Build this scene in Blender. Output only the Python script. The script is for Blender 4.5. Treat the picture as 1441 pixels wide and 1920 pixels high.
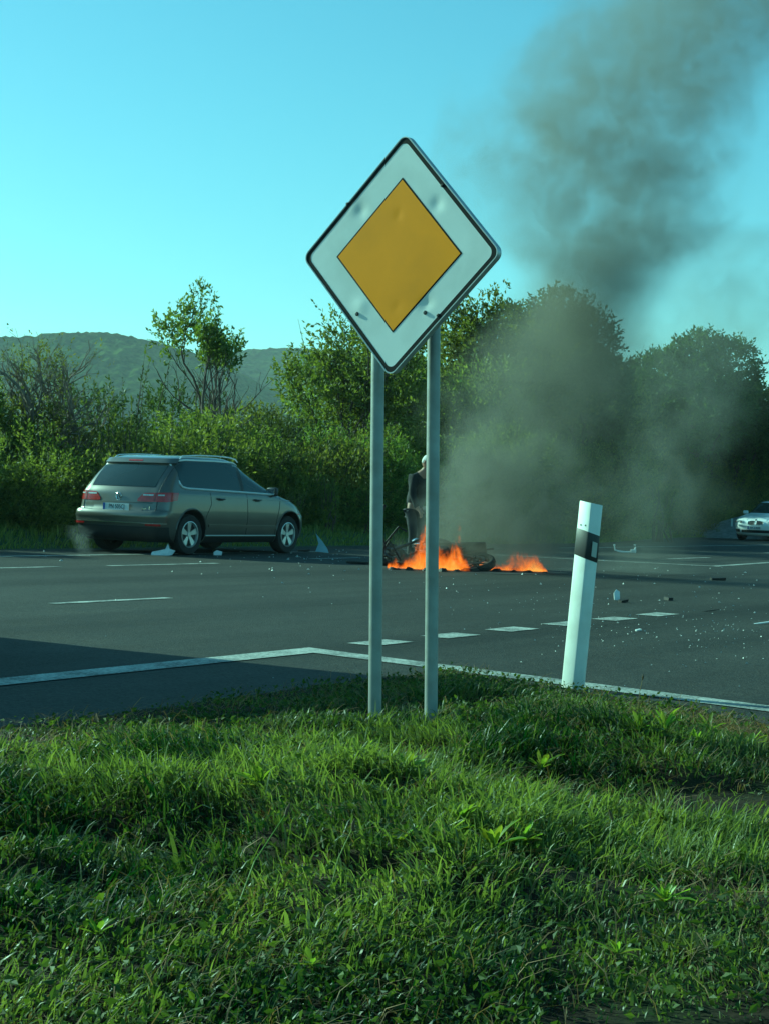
import bpy, bmesh, math, random
import numpy as np
from mathutils import Vector, Matrix, Quaternion

# ------------------------------------------------------------------ clear
for o in list(bpy.data.objects):
    bpy.data.objects.remove(o, do_unlink=True)
scn = bpy.context.scene
C = scn.collection
rad = math.radians

# ------------------------------------------------------------------ camera
cam_d = bpy.data.cameras.new('camera')
cam_d.sensor_fit = 'VERTICAL'
cam_d.sensor_height = 36.0
cam_d.lens = 36.0 * 3160.0 / 1920.0
cam_d.shift_y = -52.0 / 1920.0
cam_d.clip_start = 0.05
cam_d.clip_end = 9000
cam = bpy.data.objects.new('camera', cam_d)
C.objects.link(cam)
gn = Vector((.0364, .0073, 1)).normalized()          # ground normal as the tilted camera sees it
gx = (Vector((1, 0, 0)) - gn * gn.x).normalized()
gy = gn.cross(gx)
def cam_dir(v):
    v = Vector(v)
    return Vector((gx.dot(v), gy.dot(v), gn.dot(v)))
R_, F_, U_ = cam_dir((1, 0, 0)), cam_dir((0, 1, 0)), cam_dir((0, 0, 1))
cam.matrix_world = Matrix(((R_.x, U_.x, -F_.x, 0), (R_.y, U_.y, -F_.y, 0), (R_.z, U_.z, -F_.z, 1.07), (0, 0, 0, 1)))
scn.camera = cam

# ------------------------------------------------------------------ light
SUN_EL, SUN_AZ = 25.0, math.atan2(-.87, .49)       # azimuth measured from +Y towards +X
world = bpy.data.worlds.new('World')
scn.world = world
world.use_nodes = True
wn = world.node_tree.nodes
wl = world.node_tree.links
wn.clear()
sky = wn.new('ShaderNodeTexSky')
sky.sky_type = 'NISHITA'
sky.sun_disc = False
sky.sun_elevation = rad(SUN_EL)
sky.sun_rotation = SUN_AZ
sky.altitude = 150
sky.air_density = 1.0
sky.dust_density = 0.4
sky.ozone_density = 2.5
bg = wn.new('ShaderNodeBackground')
bg.inputs['Strength'].default_value = SKY_STRENGTH = 0.105
wo = wn.new('ShaderNodeOutputWorld')
wl.new(sky.outputs[0], bg.inputs['Color'])
wl.new(bg.outputs[0], wo.inputs['Surface'])
sun_d = bpy.data.lights.new('sun', 'SUN')
sun_d.energy = 5.0
sun_d.angle = rad(0.6)
sun_d.color = (1.0, .93, .80)
sun = bpy.data.objects.new('sun', sun_d)
C.objects.link(sun)
to_sun = Vector((math.sin(SUN_AZ) * math.cos(rad(SUN_EL)), math.cos(SUN_AZ) * math.cos(rad(SUN_EL)), math.sin(rad(SUN_EL))))
sun.rotation_euler = to_sun.to_track_quat('Z', 'Y').to_euler()
sun.location = to_sun * 60

vs = scn.view_settings
vs.view_transform = 'Standard'
vs.look = 'None'
vs.gamma = 1.0
vs.use_curve_mapping = False
vs.exposure = 0.55
# the phone's white balance behind tinted glass: everything goes teal
vs.use_white_balance = True
vs.white_balance_temperature = 4850
vs.white_balance_tint = -58
scn.cycles.use_denoising = True
scn.cycles.max_bounces = 8
scn.cycles.transparent_max_bounces = 16
scn.cycles.volume_bounces = 2
scn.cycles.volume_step_rate = 1.0
scn.cycles.sample_clamp_indirect = 6.0

# ------------------------------------------------------------------ noise and helpers
def _h(ix, iy, seed):
    n = (ix.astype(np.int64) * 374761393 + iy.astype(np.int64) * 668265263 + seed * 974711) & 0x7fffffff
    n = ((n ^ (n >> 13)) * 1274126177) & 0x7fffffff
    n = n ^ (n >> 16)
    return (n & 0xffff) / 65535.0
def vnoise(x, y, seed=0):
    x = np.asarray(x, float); y = np.asarray(y, float)
    ix, iy = np.floor(x), np.floor(y)
    fx, fy = x - ix, y - iy
    fx = fx * fx * (3 - 2 * fx); fy = fy * fy * (3 - 2 * fy)
    a = _h(ix, iy, seed); b = _h(ix + 1, iy, seed); c = _h(ix, iy + 1, seed); d = _h(ix + 1, iy + 1, seed)
    return (a + (b - a) * fx) * (1 - fy) + (c + (d - c) * fx) * fy
def fbm(x, y, seed=0, octv=4):
    s = 0; a = .5; f = 1.0; t = 0
    for k in range(octv):
        s = s + a * vnoise(np.asarray(x) * f, np.asarray(y) * f, seed + k * 17); t += a; a *= .5; f *= 2.03
    return s / t
def sstep(a, b, x):
    t = np.clip((np.asarray(x, float) - a) / (b - a), 0, 1)
    return t * t * (3 - 2 * t)

UX, UY = .53, .848           # along the main road, away to the right
VX, VY = .848, -.53          # across it, towards the camera
def uv(u, v, z=0.0):
    return (u * UX + v * VX, u * UY + v * VY, z)

def tag(o, label=None, cat=None, group=None, kind=None):
    if label: o['label'] = label
    if cat: o['category'] = cat
    if group: o['group'] = group
    if kind: o['kind'] = kind
    return o
def link(name, me, mat=None, parent=None):
    o = bpy.data.objects.new(name, me)
    C.objects.link(o)
    if mat is not None and hasattr(me, 'materials') and len(me.materials) == 0:
        me.materials.append(mat)
    if parent is not None:
        o.parent = parent
    return o
def empty(name, loc=(0, 0, 0), rz=0.0):
    o = bpy.data.objects.new(name, None)
    C.objects.link(o)
    o.empty_display_size = .2
    o.location = loc
    o.rotation_euler = (0, 0, rz)
    return o
def from_arrays(name, verts, faces_flat, sizes, smooth=False, attr=None):
    """fast mesh from flat arrays; attr: per-face float called tone"""
    me = bpy.data.meshes.new(name)
    verts = np.asarray(verts, np.float32).reshape(-1, 3)
    faces_flat = np.asarray(faces_flat, np.int32).ravel()
    sizes = np.asarray(sizes, np.int32)
    me.vertices.add(len(verts)); me.vertices.foreach_set('co', verts.ravel())
    me.loops.add(len(faces_flat)); me.loops.foreach_set('vertex_index', faces_flat)
    me.polygons.add(len(sizes))
    starts = np.concatenate([[0], np.cumsum(sizes)[:-1]]).astype(np.int32)
    me.polygons.foreach_set('loop_start', starts)
    try:
        me.polygons.foreach_set('loop_total', sizes)
    except Exception:
        pass
    me.polygons.foreach_set('use_smooth', np.full(len(sizes), smooth))
    me.update(calc_edges=True)
    me.validate()
    if attr is not None:
        a = me.attributes.new('tone', 'FLOAT', 'FACE')
        a.data.foreach_set('value', np.asarray(attr, np.float32))
    return me
def grid_mesh(name, P, smooth=True, flip=False):
    """P: (n, m, 3) array of points"""
    n, m = P.shape[:2]
    i = np.arange(n - 1)[:, None] * m + np.arange(m - 1)[None, :]
    q = np.stack([i, i + 1, i + m + 1, i + m], -1).reshape(-1, 4)
    if flip: q = q[:, ::-1]
    return from_arrays(name, P.reshape(-1, 3), q, np.full(len(q), 4), smooth)

class MB:
    """collects simple shapes and builds them as one mesh"""
    def __init__(s): s.v = []; s.f = []
    def add(s, vs_, fs):
        b = len(s.v); s.v += [tuple(p) for p in vs_]; s.f += [tuple(b + i for i in f) for f in fs]
        return s
    def box(s, c, d, rot=None, taper=1.0):
        hx, hy, hz = d[0] / 2, d[1] / 2, d[2] / 2
        ps = [Vector((x * (taper if z > 0 else 1), y * (taper if z > 0 else 1), z)) for z in (-hz, hz) for x, y in ((-hx, -hy), (hx, -hy), (hx, hy), (-hx, hy))]
        if rot is not None: ps = [rot @ p for p in ps]
        c = Vector(c)
        return s.add([p + c for p in ps], [(3, 2, 1, 0), (4, 5, 6, 7), (0, 1, 5, 4), (1, 2, 6, 5), (2, 3, 7, 6), (3, 0, 4, 7)])
    def tube(s, pts, rs, n=6, cap=True):
        pts = [Vector(p) for p in pts]
        if not hasattr(rs, '__len__'): rs = [rs] * len(pts)
        rings = []; ref = None
        for i, p in enumerate(pts):
            t = (pts[min(i + 1, len(pts) - 1)] - pts[max(i - 1, 0)])
            t = t.normalized() if t.length > 1e-9 else Vector((0, 0, 1))
            if ref is None:
                ref = t.orthogonal().normalized()
            ref = (ref - t * ref.dot(t))
            ref = ref.normalized() if ref.length > 1e-6 else t.orthogonal().normalized()
            b = t.cross(ref)
            rings.append([p + (ref * math.cos(2 * math.pi * k / n) + b * math.sin(2 * math.pi * k / n)) * rs[i] for k in range(n)])
        vv = [q for r in rings for q in r]
        ff = [(i * n + k, i * n + (k + 1) % n, (i + 1) * n + (k + 1) % n, (i + 1) * n + k) for i in range(len(pts) - 1) for k in range(n)]
        if cap:
            ff.append(tuple(range(n - 1, -1, -1))); ff.append(tuple((len(pts) - 1) * n + k for k in range(n)))
        return s.add(vv, ff)
    def lathe(s, prof, n=24, axis='Z', c=(0, 0, 0), close=False):
        """prof: (r, h) pairs"""
        vv = []
        for r, h in prof:
            for k in range(n):
                a = 2 * math.pi * k / n
                p = (r * math.cos(a), r * math.sin(a), h)
                if axis == 'Y': p = (p[0], p[2], p[1])
                if axis == 'X': p = (p[2], p[0], p[1])
                vv.append((p[0] + c[0], p[1] + c[1], p[2] + c[2]))
        m = len(prof)
        rng_ = range(m if close else m - 1)
        ff = [(i * n + k, i * n + (k + 1) % n, ((i + 1) % m) * n + (k + 1) % n, ((i + 1) % m) * n + k) for i in rng_ for k in range(n)]
        return s.add(vv, ff)
    def prism(s, poly, z0, z1):
        n = len(poly)
        vv = [(x, y, z0) for x, y in poly] + [(x, y, z1) for x, y in poly]
        ff = [tuple(range(n - 1, -1, -1)), tuple(range(n, 2 * n))] + [(i, (i + 1) % n, n + (i + 1) % n, n + i) for i in range(n)]
        return s.add(vv, ff)
    def xform(s, M):
        s.v = [tuple(M @ Vector(p)) for p in s.v]; return s
    def build(s, name, mat=None, parent=None, smooth=False, bevel=0.0, fix=True):
        me = bpy.data.meshes.new(name)
        me.from_pydata(s.v, [], s.f)
        if fix or bevel:
            bm = bmesh.new(); bm.from_mesh(me)
            bmesh.ops.recalc_face_normals(bm, faces=bm.faces)
            if bevel:
                bmesh.ops.bevel(bm, geom=[e for e in bm.edges if e.is_manifold and e.calc_face_angle(0) > .5], offset=bevel, segments=2, affect='EDGES', profile=.5, clamp_overlap=True)
            bm.to_mesh(me); bm.free()
        if smooth:
            me.polygons.foreach_set('use_smooth', [True] * len(me.polygons))
            try: me.set_sharp_from_angle(angle=rad(40))
            except Exception: pass
        me.update()
        return link(name, me, mat, parent)

# ------------------------------------------------------------------ materials
def nt(m):
    m.use_nodes = True
    return m.node_tree.nodes, m.node_tree.links
def mat(name, col, rough=.6, metal=0.0, var=0.0, vscale=8.0, bump=0.0, bscale=40.0, spec=.5, coat=0.0, dirt=None, dirt_amt=0.0, dirt_scale=3.0):
    m = bpy.data.materials.new(name)
    N, L = nt(m)
    p = N['Principled BSDF']
    p.inputs['Roughness'].default_value = rough
    p.inputs['Metallic'].default_value = metal
    p.inputs['Specular IOR Level'].default_value = spec
    p.inputs['Coat Weight'].default_value = coat
    p.inputs['Base Color'].default_value = (*col, 1)
    tc = N.new('ShaderNodeTexCoord')
    src = None
    if var > 0:
        nz = N.new('ShaderNodeTexNoise'); nz.inputs['Scale'].default_value = vscale; nz.inputs['Detail'].default_value = 6
        L.new(tc.outputs['Object'], nz.inputs['Vector'])
        r = N.new('ShaderNodeValToRGB')
        r.color_ramp.elements[0].position = .3; r.color_ramp.elements[1].position = .7
        r.color_ramp.elements[0].color = (*[c * (1 - var) for c in col], 1)
        r.color_ramp.elements[1].color = (*[min(1, c * (1 + var)) for c in col], 1)
        L.new(nz.outputs['Fac'], r.inputs[0]); src = r.outputs[0]
    if dirt is not None:
        nz = N.new('ShaderNodeTexNoise'); nz.inputs['Scale'].default_value = dirt_scale; nz.inputs['Detail'].default_value = 8
        L.new(tc.outputs['Object'], nz.inputs['Vector'])
        mr = N.new('ShaderNodeMapRange'); mr.inputs['From Min'].default_value = .45; mr.inputs['From Max'].default_value = .75; mr.inputs['To Max'].default_value = dirt_amt
        L.new(nz.outputs['Fac'], mr.inputs['Value'])
        mx = N.new('ShaderNodeMix'); mx.data_type = 'RGBA'
        L.new(mr.outputs[0], mx.inputs['Factor'])
        if src: L.new(src, mx.inputs['A'])
        else: mx.inputs['A'].default_value = (*col, 1)
        mx.inputs['B'].default_value = (*dirt, 1)
        src = mx.outputs['Result']
    if src: L.new(src, p.inputs['Base Color'])
    if bump > 0:
        nb = N.new('ShaderNodeTexNoise'); nb.inputs['Scale'].default_value = bscale; nb.inputs['Detail'].default_value = 5
        L.new(tc.outputs['Object'], nb.inputs['Vector'])
        b = N.new('ShaderNodeBump'); b.inputs['Strength'].default_value = bump; b.inputs['Distance'].default_value = .01
        L.new(nb.outputs['Fac'], b.inputs['Height']); L.new(b.outputs[0], p.inputs['Normal'])
    return m
def leaf_mat(name, dark, light, trans=.35, rough=.5, vscale=.8):
    """leaf colour from the per-leaf tone, a little per-plant variation, light coming through"""
    m = bpy.data.materials.new(name)
    N, L = nt(m)
    N.clear()
    out = N.new('ShaderNodeOutputMaterial')
    at = N.new('ShaderNodeAttribute'); at.attribute_name = 'tone'
    oi = N.new('ShaderNodeObjectInfo')
    r = N.new('ShaderNodeValToRGB')
    r.color_ramp.elements[0].color = (*dark, 1); r.color_ramp.elements[1].color = (*light, 1)
    L.new(at.outputs['Fac'], r.inputs[0])
    hs = N.new('ShaderNodeHueSaturation')
    mh = N.new('ShaderNodeMapRange'); mh.inputs['To Min'].default_value = .475; mh.inputs['To Max'].default_value = .52
    mv = N.new('ShaderNodeMapRange'); mv.inputs['To Min'].default_value = .75; mv.inputs['To Max'].default_value = 1.2
    L.new(oi.outputs['Random'], mh.inputs['Value']); L.new(oi.outputs['Random'], mv.inputs['Value'])
    L.new(mh.outputs[0], hs.inputs['Hue']); L.new(mv.outputs[0], hs.inputs['Value']); L.new(r.outputs[0], hs.inputs['Color'])
    p = N.new('ShaderNodeBsdfPrincipled'); p.inputs['Roughness'].default_value = rough; p.inputs['Specular IOR Level'].default_value = .35
    t = N.new('ShaderNodeBsdfTranslucent')
    L.new(hs.outputs[0], p.inputs['Base Color'])
    bc = N.new('ShaderNodeMix'); bc.data_type = 'RGBA'; bc.blend_type = 'MULTIPLY'; bc.inputs['Factor'].default_value = 1
    L.new(hs.outputs[0], bc.inputs['A']); bc.inputs['B'].default_value = (1.25, 1.25, .6, 1)
    L.new(bc.outputs['Result'], t.inputs['Color'])
    mx = N.new('ShaderNodeMixShader'); mx.inputs[0].default_value = trans
    L.new(p.outputs[0], mx.inputs[1]); L.new(t.outputs[0], mx.inputs[2]); L.new(mx.outputs[0], out.inputs['Surface'])
    return m

M = {}
M['pole'] = mat('zinc_pole', (.30, .31, .30), .5, .35, .15, 6, .05, 60, dirt=(.16, .15, .12), dirt_amt=.5, dirt_scale=9)
M['white_plate'] = mat('white_sheeting', (.82, .83, .80), .40, 0, .05, 2.5, dirt=(.33, .34, .30), dirt_amt=.35, dirt_scale=4)
M['yellow_plate'] = mat('yellow_sheeting', (.92, .36, .004), .55, 0, .06, 3, spec=.15, dirt=(.5, .21, .01), dirt_amt=.45, dirt_scale=3)
M['black_print'] = mat('black_print', (.010, .011, .012), .7, spec=.15)
M['alu'] = mat('alu_edge', (.45, .47, .48), .45, .6, .1, 10)
M['white_plastic'] = mat('white_plastic', (.74, .76, .72), .45, 0, .05, 5, .03, 30, dirt=(.42, .42, .34), dirt_amt=.45, dirt_scale=7)
M['black_plastic'] = mat('black_plastic', (.018, .018, .02), .5, 0, .2, 10)
M['reflector'] = mat('reflector', (.45, .47, .46), .25, .2)
M['bark'] = mat('bark', (.085, .065, .05), .9, 0, .35, 9, .5, 25)
M['twig'] = mat('twig', (.17, .14, .11), .9, 0, .3, 6)
M['tyre'] = mat('tyre_rubber', (.018, .018, .02), .8, 0, .2, 20, .1, 60)
M['alloy'] = mat('alloy', (.55, .56, .57), .35, .8, .08, 12)
M['dark_metal'] = mat('dark_metal', (.05, .05, .055), .45, .7, .2, 12)
M['glass'] = mat('dark_glass', (.025, .034, .036), .06, 0, spec=.6)
M['chrome'] = mat('chrome', (.7, .72, .73), .18, .95)
M['bright_trim'] = mat('bright_trim', (.80, .81, .81), .4, .2)
M['crumb'] = mat('plastic_crumb', (.36, .37, .36), .5, 0, .3, 30)
M['charred'] = mat('charred_metal', (.022, .02, .018), .7, .3, .5, 14, .4, 40)
M['skin'] = mat('skin', (.30, .18, .13), .55, 0, .08, 20)
M['hair'] = mat('white_hair', (.62, .61, .58), .8, 0, .12, 60, .4, 120)
M['jacket'] = mat('dark_jacket', (.010, .011, .014), .85, 0, .25, 20, .2, 80)
M['trousers'] = mat('dark_trousers', (.014, .016, .022), .85, 0, .2, 20)
M['shoe'] = mat('shoe', (.02, .017, .015), .6)
M['blue_white'] = mat('painted_fairing', (.45, .58, .72), .3, 0, .05, 8, coat=.4)
M['fairing_white'] = mat('white_fairing', (.72, .73, .72), .3, 0, .05, 8, coat=.4, dirt=(.2, .2, .2), dirt_amt=.5, dirt_scale=9)
M['red_lens'] = mat('red_lens', (.28, .018, .02), .15, 0, .25, 18, spec=.6, coat=.4)
M['clear_lens'] = mat('clear_lens', (.55, .58, .58), .12, 0, .3, 25, spec=.7, coat=.5)
M['orange_lens'] = mat('orange_lens', (.5, .10, .02), .2, 0)
M['plate'] = mat('plate_white', (.68, .70, .72), .4)
M['plate_blue'] = mat('plate_blue', (.02, .06, .35), .4)
# ------------------------------------------------------------------ ground, roads, markings
def asphalt_mat():
    m = bpy.data.materials.new('asphalt'); N, L = nt(m); p = N['Principled BSDF']
    tc = N.new('ShaderNodeTexCoord')
    def noise(scale, detail=4, rough=.55):
        n = N.new('ShaderNodeTexNoise'); n.inputs['Scale'].default_value = scale; n.inputs['Detail'].default_value = detail; n.inputs['Roughness'].default_value = rough
        L.new(tc.outputs['Object'], n.inputs['Vector']); return n.outputs['Fac']
    big = noise(.35, 5); mid = noise(3.2, 6, .65); fine = noise(95, 3, .7)
    r = N.new('ShaderNodeValToRGB'); r.color_ramp.elements[0].position = .32; r.color_ramp.elements[1].position = .72
    r.color_ramp.elements[0].color = (.023, .0225, .020, 1); r.color_ramp.elements[1].color = (.043, .042, .037, 1)
    ad = N.new('ShaderNodeMath'); ad.operation = 'ADD'
    h = N.new('ShaderNodeMath'); h.operation = 'MULTIPLY'; h.inputs[1].default_value = .5
    L.new(big, ad.inputs[0]); L.new(mid, ad.inputs[1]); L.new(ad.outputs[0], h.inputs[0]); L.new(h.outputs[0], r.inputs[0])
    # aggregate: pale and dark stones
    vr = N.new('ShaderNodeTexVoronoi'); vr.inputs['Scale'].default_value = 75; L.new(tc.outputs['Object'], vr.inputs['Vector'])
    sr = N.new('ShaderNodeValToRGB'); e = sr.color_ramp.elements
    e[0].position = 0; e[0].color = (.55, .55, .55, 1); e[1].position = 1; e[1].color = (1.7, 1.7, 1.65, 1)
    se = N.new('ShaderNodeSeparateColor'); L.new(vr.outputs['Color'], se.inputs[0]); L.new(se.outputs[0], sr.inputs[0])
    mu = N.new('ShaderNodeMix'); mu.data_type = 'RGBA'; mu.blend_type = 'MULTIPLY'; mu.inputs['Factor'].default_value = 1
    L.new(r.outputs[0], mu.inputs['A']); L.new(sr.outputs[0], mu.inputs['B'])
    # tyre tracks and oil along the main road
    mp = N.new('ShaderNodeMapping'); mp.inputs['Rotation'].default_value = (0, 0, -math.atan2(UY, UX)); L.new(tc.outputs['Object'], mp.inputs['Vector'])
    ms = N.new('ShaderNodeMapping'); ms.inputs['Scale'].default_value = (.06, .9, 1); L.new(mp.outputs[0], ms.inputs['Vector'])
    ns = N.new('ShaderNodeTexNoise'); ns.inputs['Scale'].default_value = 1.0; ns.inputs['Detail'].default_value = 5; L.new(ms.outputs[0], ns.inputs['Vector'])
    mr = N.new('ShaderNodeMapRange'); mr.inputs['From Min'].default_value = .42; mr.inputs['From Max'].default_value = .66; mr.inputs['To Min'].default_value = 1.18; mr.inputs['To Max'].default_value = .60
    L.new(ns.outputs['Fac'], mr.inputs['Value'])
    m2 = N.new('ShaderNodeVectorMath'); m2.operation = 'SCALE'; L.new(mu.outputs['Result'], m2.inputs[0]); L.new(mr.outputs[0], m2.inputs['Scale'])
    L.new(m2.outputs[0], p.inputs['Base Color'])
    rr = N.new('ShaderNodeMapRange'); rr.inputs['To Min'].default_value = .62; rr.inputs['To Max'].default_value = .9; L.new(mid, rr.inputs['Value']); L.new(rr.outputs[0], p.inputs['Roughness'])
    p.inputs['Specular IOR Level'].default_value = .18
    b = N.new('ShaderNodeBump'); b.inputs['Strength'].default_value = .7; b.inputs['Distance'].default_value = .006
    L.new(vr.outputs['Distance'], b.inputs['Height']); L.new(b.outputs[0], p.inputs['Normal'])
    return m
def paint_mat():
    m = bpy.data.materials.new('road_paint'); N, L = nt(m); p = N['Principled BSDF']
    tc = N.new('ShaderNodeTexCoord')
    n = N.new('ShaderNodeTexNoise'); n.inputs['Scale'].default_value = 38; n.inputs['Detail'].default_value = 6; n.inputs['Roughness'].default_value = .75
    n2 = N.new('ShaderNodeTexNoise'); n2.inputs['Scale'].default_value = 3; n2.inputs['Detail'].default_value = 5
    for q in (n, n2): L.new(tc.outputs['Object'], q.inputs['Vector'])
    a = N.new('ShaderNodeMath'); a.operation = 'MULTIPLY_ADD'; a.inputs[1].default_value = .6; L.new(n2.outputs['Fac'], a.inputs[0]); L.new(n.outputs['Fac'], a.inputs[2])
    r = N.new('ShaderNodeValToRGB'); e = r.color_ramp.elements
    e[0].position = .56; e[0].color = (.62, .63, .58, 1); e[1].position = .95; e[1].color = (.07, .07, .065, 1)
    L.new(a.outputs[0], r.inputs[0]); L.new(r.outputs[0], p.inputs['Base Color']); p.inputs['Roughness'].default_value = .7
    b = N.new('ShaderNodeBump'); b.inputs['Strength'].default_value = .4; b.inputs['Distance'].default_value = .004
    L.new(n.outputs['Fac'], b.inputs['Height']); L.new(b.outputs[0], p.inputs['Normal'])
    return m
M['asphalt'] = asphalt_mat(); M['paint'] = paint_mat()
M['soil'] = mat('soil', (.026, .020, .012), .97, 0, .4, 7, .9, 30, spec=.1, dirt=(.022, .034, .010), dirt_amt=.8, dirt_scale=4)
M['meadow'] = mat('meadow_ground', (.05, .07, .022), .95, 0, .4, .05, .3, 5)

g = grid_mesh('ground', np.array([[(x, y, -.12) for y in np.linspace(-1500, 2600, 16)] for x in np.linspace(-2500, 2500, 16)], float), False)
tag(link('ground', g, M['meadow']), 'flat meadow ground under everything', kind='structure')

rp = np.array([[uv(u, v) for v in np.linspace(-19.4 - 3.2 * float(sstep(40, 58, u)), 13, 10)] for u in np.linspace(-60, 190, 40)], float)
road = tag(link('road', grid_mesh('road', rp, False), M['asphalt']), 'grey asphalt main road with the side road joining it', kind='structure')

def strip(name, pts, w, z=.005):
    pts = [Vector((x, y, 0)) for x, y in pts]
    L_, R2 = [], []
    for i, p in enumerate(pts):
        d1 = (p - pts[i - 1]).normalized() if i else (pts[1] - p).normalized()
        d2 = (pts[i + 1] - p).normalized() if i < len(pts) - 1 else d1
        n1 = Vector((-d1.y, d1.x, 0)); n2 = Vector((-d2.y, d2.x, 0)); nn = (n1 + n2).normalized(); k = 1 / max(.3, nn.dot(n1))
        L_.append(p + nn * k * w / 2); R2.append(p - nn * k * w / 2)
    n = len(pts)
    vv = [(p.x, p.y, z) for p in L_] + [(p.x, p.y, z) for p in R2]
    ff = [(i, n + i, n + i + 1, i + 1) for i in range(n - 1)]
    me = bpy.data.meshes.new(name); me.from_pydata(vv, [], ff)
    return link(name, me, M['paint'], road)
def vl(u0, u1, v): return [uv(u0, v)[:2], uv(u1, v)[:2]]
# solid edge line whose corner follows the grass verge into the side road
strip('edge_line', [(-14.5, -10.9), (-2.02, 9.03), (-.46, 11.52), (2.11, 9.09), (6.2, 5.2)], .24)
strip('edge_line', vl(-30, 26.2, -17.6), .14)
strip('edge_line', vl(28.2, 33.7, -17.9), .14)
strip('edge_line', vl(36, 170, -17.6), .14)
strip('turning_lane_line', [(2.2, 33.2), (3.91, 32.2), (6.16, 31.23), (7.94, 34.64), (14, 44.4)], .16)
for a, b, v in [(11.25, 12.9, -10.5), (2.5, 5.5, -10.5), (15.2, 16.4, -15.2), (17.3, 19.7, -15.15), (9, 12, -15.2), (22.9, 24.4, -15.7), (26, 27.0, -15.4), (41, 45, -14.3), (50, 54, -14.3), (32.5, 34.8, -13.4), (60, 64, -14.3)]:
    strip('lane_dash', vl(a, b, v), .12)
for k in range(6):
    u = 10.45 + k * 1.03
    strip('give_way_dash', vl(u - .26, u + .26, -6.52), .25)

# ---- grass corner: a low turf mound between main road and side road
ea = np.array([.64, 10.57]); eb = np.array([1.98, 8.52]); ed = (eb - ea) / np.linalg.norm(eb - ea); en = np.array([ed[1], -ed[0]])
def inside(x, y):
    """distance inside the turf corner (negative outside)"""
    x = np.asarray(x, float); y = np.asarray(y, float)
    a = x * VX + y * VY + 5.22
    b = (x - ea[0]) * en[0] + (y - ea[1]) * en[1]
    b = b - .16 + .10 * np.exp(-((y - 8.9) / .6) ** 2)
    lo = y - np.where(x < .35, 2.95, 3.30 + .28 * (x - .2))
    d = np.minimum(np.minimum(a, b), lo)
    return d + (fbm(x * 3, y * 3, 3) - .5) * .22
def mound(x, y):
    x = np.asarray(x, float); y = np.asarray(y, float)
    s = inside(x, y)
    z = .012 * sstep(-.03, .2, s) + .062 * sstep(.2, 1.5, s)
    z = z + sstep(.15, 1.5, s) * ((fbm(x * 1.1, y * 1.1, 11) - .5) * .15 + (fbm(x * 4.2, y * 4.2, 12) - .5) * .11 + (fbm(x * 2.3, y * 2.3, 14) - .5) * .09)
    z = z - .20 * np.exp(-(((x - 1.25) / .70) ** 2 + ((y - 5.95) / .42) ** 2)) - .09 * sstep(.58, .74, fbm(x * 1.3 + 3, y * 1.7, 95)) * sstep(.6, 1.4, s)       # hollow with bare soil
    z = z - .20 * np.exp(-(((x + 1.55) / .85) ** 2 + ((y - 6.85) / .20) ** 2)) + .05 * np.exp(-(((x + 1.5) / .8) ** 2 + ((y - 6.3) / .25) ** 2))        # small ditch on the left
    z = z + .05 * np.exp(-(((x + .3) / .9) ** 2 + ((y - 5.6) / .5) ** 2))
    z = z + .045 * np.exp(-(((x - .25) / .6) ** 2 + ((y - 4.6) / .3) ** 2))
    return np.where(s > -.03, np.maximum(z, .012), -.03)
xs = np.linspace(-4.2, 4.2, 170); ys = np.linspace(2.7, 11.2, 170)
XX, YY = np.meshgrid(xs, ys, indexing='ij')
tag(link('turf_mound', grid_mesh('turf_mound', np.stack([XX, YY, mound(XX, YY)], -1), True), M['soil']), 'low grassy corner of earth between the two roads', kind='structure')

def blades(name, x, y, z, h, w, lean, tone, rng, seg=2):
    n = len(x)
    az = 6.28 * fbm(np.asarray(x) * 1.3 + 9, np.asarray(y) * 1.3, 77) * 1.8 + rng.normal(0, 1.1, n); fa = rng.uniform(0, 2 * math.pi, n)
    sx, sy = np.cos(fa) * w / 2, np.sin(fa) * w / 2
    lx, ly = np.cos(az) * lean * h, np.sin(az) * lean * h
    V = np.zeros((n, 7, 3))
    for j, (t, ww) in enumerate([(0, .8), (.4, 1.0), (.75, .7)]):
        cx, cy, cz = x + lx * t * t, y + ly * t * t, z + h * (t - .35 * lean * t * t * .8)
        V[:, 2 * j] = np.stack([cx - sx * ww, cy - sy * ww, cz], -1)
        V[:, 2 * j + 1] = np.stack([cx + sx * ww, cy + sy * ww, cz], -1)
    V[:, 6] = np.stack([x + lx, y + ly, z + h * np.maximum(.25, 1 - .45 * lean)], -1)
    b = (np.arange(n) * 7)[:, None]
    f = np.concatenate([b + np.array([[0, 1, 3, 2]]), b + np.array([[2, 3, 5, 4]]), b + np.array([[4, 5, 6]])], 1)
    return from_arrays(name, V, f, np.tile([4, 4, 3], n), True, np.repeat(tone, 3))
M['grass'] = leaf_mat('grass_blades', (.016, .036, .008), (.205, .23, .06), .50, .42)
M['dry'] = leaf_mat('dry_stems', (.10, .072, .03), (.34, .25, .11), .25, .7)
M['far_grass'] = leaf_mat('verge_grass', (.06, .09, .016), (.30, .30, .07), .35, .6)  # light tone raised in place of the sunlight the thicket blocks

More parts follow.
